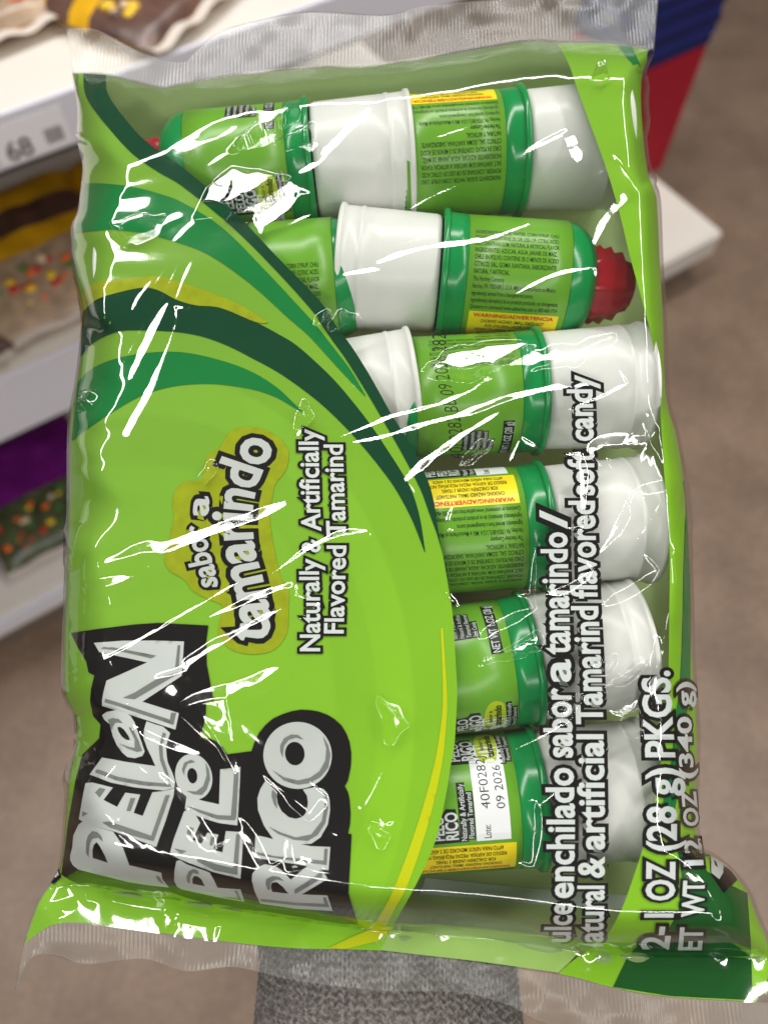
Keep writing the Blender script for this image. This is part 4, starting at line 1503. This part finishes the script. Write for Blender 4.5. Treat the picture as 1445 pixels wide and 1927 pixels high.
JARS = [
    (577, 247, 5, 12, 'white-cupped green candy container at the top left of the window, red tip showing'),
    (992, 222, 4, 78, 'green candy container in the top right corner of the bag window'),
    (387, 492, 184, 40, 'candy container mostly hidden by the green print in the second row'),
    (838, 468, 176, 30, 'candy container turned round in the second row, red tip pointing right'),
    (576, 729, 8, 40, 'container with wide white rim in the third row, half under the dark green swoosh'),
    (1027, 703, 3, 100, 'candy container in the third row under the word candy'),
    (584, 994, 5, 60, 'candy container almost hidden under the dark swoosh in the fourth row'),
    (1038, 975, 4, 76, 'candy container with yellow warning at its upper edge, fourth row'),
    (1014, 1243, 8, 15, 'tilted candy container second from the bottom of the window'),
    (1028, 1525, 4, 52, 'lowest candy container with white lot box and yellow warning'),
]
for k, (px, py, ang, sc_, lab) in enumerate(JARS):
    p = loc(np.array(float(px)), np.array(float(py)), np.array(0.0165))
    p[2] = -0.001
    mtx = BAGM @ Matrix.Translation(Vector(p)) @ Matrix.Rotation(math.radians(ang), 4, 'Z') @ Matrix.Rotation(-sc_ / 19.2 + (math.pi if ang > 90 else 0), 4, 'X')
    e = empty('candy_container', mtx, lab, 'candy container', 'candy containers in the green bag')
    for nm, me in (('cup', me_cup), ('flange', me_fl), ('skirt', me_sk), ('collar', me_co), ('nozzle', me_nz)):
        from_data(nm, me, e)
    lb = from_data('label', me_lb, e)
    for me in LABM:
        from_data(me.name.split('.')[0], me, lb)

# ------------------------------------------------------------------ arm in a grey knitted sleeve under the bag
def knit_mat():
    m, t, p = nt('grey_knit')
    tc = t.nodes.new('ShaderNodeTexCoord')
    n = t.nodes.new('ShaderNodeTexNoise')
    n.inputs['Scale'].default_value = 700
    n.inputs['Detail'].default_value = 3
    r = t.nodes.new('ShaderNodeValToRGB')
    r.color_ramp.elements[0].position = 0.4
    r.color_ramp.elements[0].color = lin(102, 98, 95)
    r.color_ramp.elements[1].position = 0.62
    r.color_ramp.elements[1].color = lin(146, 141, 136)
    t.links.new(tc.outputs['Object'], n.inputs['Vector'])
    t.links.new(n.outputs['Fac'], r.inputs['Fac'])
    t.links.new(r.outputs['Color'], p.inputs['Base Color'])
    p.inputs['Roughness'].default_value = 0.95
    p.inputs['Specular IOR Level'].default_value = 0.1
    return m


M['knit'] = knit_mat()
M['fuzz'] = mat('wool_fuzz', (196, 190, 184), 0.9, 0.1)
M['skin'] = mat('skin', (198, 142, 116), 0.5, 0.4, 0.06, 60, sss=0.15)
per = empty('person', BAGM, 'forearm in a grey knitted sleeve reaching under the green bag', 'person')
pa = loc(np.array(735.), np.array(2300.), np.array(-0.056))
pb_ = loc(np.array(728.), np.array(1640.), np.array(-0.074))
ax = pb_ - pa
Ls = np.linalg.norm(ax)
ax /= Ls
sx = np.cross(ax, [0, 0, 1.0])
sx /= np.linalg.norm(sx)
sz = np.cross(sx, ax)
nA, nB = 620, 420
th = np.linspace(-0.35 * math.pi, 1.35 * math.pi, nA)
ll = np.linspace(0, Ls, nB)
TH, LLn = np.meshgrid(th, ll, indexing='ij')
R0 = 0.049 - 0.004 * LLn / Ls + 0.0032 * noise2(LLn * 4200, TH * 45, 60, 77)
wale = (TH * 0.047 / 0.0034)
row = LLn / 0.0026
fr = np.abs((wale % 1) - 0.5) * 2
stitch = np.cos(2 * math.pi * (row + fr * 0.8)) * 0.5 + 0.5
kn = 0.0016 * stitch * (0.55 + 0.45 * np.sin(math.pi * (wale % 1))) + 0.0006 * (1 - fr)
Rr = R0 + kn
SV = pa + ax * LLn[..., None] + (sx * np.cos(TH)[..., None] * 1.02 + sz * np.sin(TH)[..., None] * 0.86) * Rr[..., None]
fast_grid('sleeve', SV, M['knit'], per)
FV, FF = [], []
for k in range(9000):
    i, j = RNG.integers(20, nA - 20), RNG.integers(0, nB)
    b = SV[i, j]
    o = (sx * math.cos(th[i]) + sz * math.sin(th[i]))
    tdir = RNG.normal(size=3) * 0.8 + o * 0.5
    tdir /= np.linalg.norm(tdir)
    ln = RNG.uniform(0.0008, 0.0024)
    sd = np.cross(tdir, o)
    sd = sd / (np.linalg.norm(sd) + 1e-9) * 0.00005
    n = len(FV)
    FV += [b - sd, b + sd, b + tdir * ln * 0.6 + o * 0.0003, b + tdir * ln + o * 0.0002]
    FF += [(n, n + 1, n + 2), (n + 1, n + 3, n + 2)]
fz = new_obj('fuzz', FV, FF, M['fuzz'], per)
fz['kind'] = 'stuff'
# the hand, flat under the back of the bag
HV, HE, HR = [], [], []


def hv(x, y, w, r):
    p = loc(np.array(float(x)), np.array(float(y)), np.array(w))
    HV.append(tuple(p))
    HR.append(r)
    return len(HV) - 1


w0 = hv(728, 1700, -0.068, 0.030)
w1 = hv(726, 1560, -0.060, 0.026)
p0 = hv(724, 1430, -0.050, 0.030)
p1 = hv(722, 1290, -0.044, 0.031)
HE += [(w0, w1), (w1, p0), (p0, p1)]
for dx, ln in ((-150, 250), (-55, 300), (45, 280), (135, 210)):
    a = hv(722 + dx * 0.75, 1180, -0.040, 0.0125)
    b = hv(722 + dx, 1180 - ln * 0.42, -0.036, 0.0095)
    c = hv(722 + dx * 1.05, 1180 - ln * 0.75, -0.034, 0.0085)
    d = hv(722 + dx * 1.05, 1180 - ln, -0.033, 0.0070)
    HE += [(p1, a), (a, b), (b, c), (c, d)]
a = hv(560, 1400, -0.044, 0.0135)
b = hv(470, 1310, -0.038, 0.0105)
c = hv(430, 1230, -0.035, 0.0085)
HE += [(p0, a), (a, b), (b, c)]
hme = bpy.data.meshes.new('hand')
hme.from_pydata(HV, HE, [])
ho = from_data('hand', hme, per)
sk = ho.modifiers.new('skin', 'SKIN')
for v, r in zip(hme.skin_vertices[0].data, HR):
    v.radius = (r, r * 0.6 if r > 0.02 else r)
hme.skin_vertices[0].data[0].use_root = True
ho.modifiers.new('sub', 'SUBSURF').levels = 2
ho.modifiers['sub'].render_levels = 2
hme.materials.append(M['skin'])
sk.use_smooth_shade = True
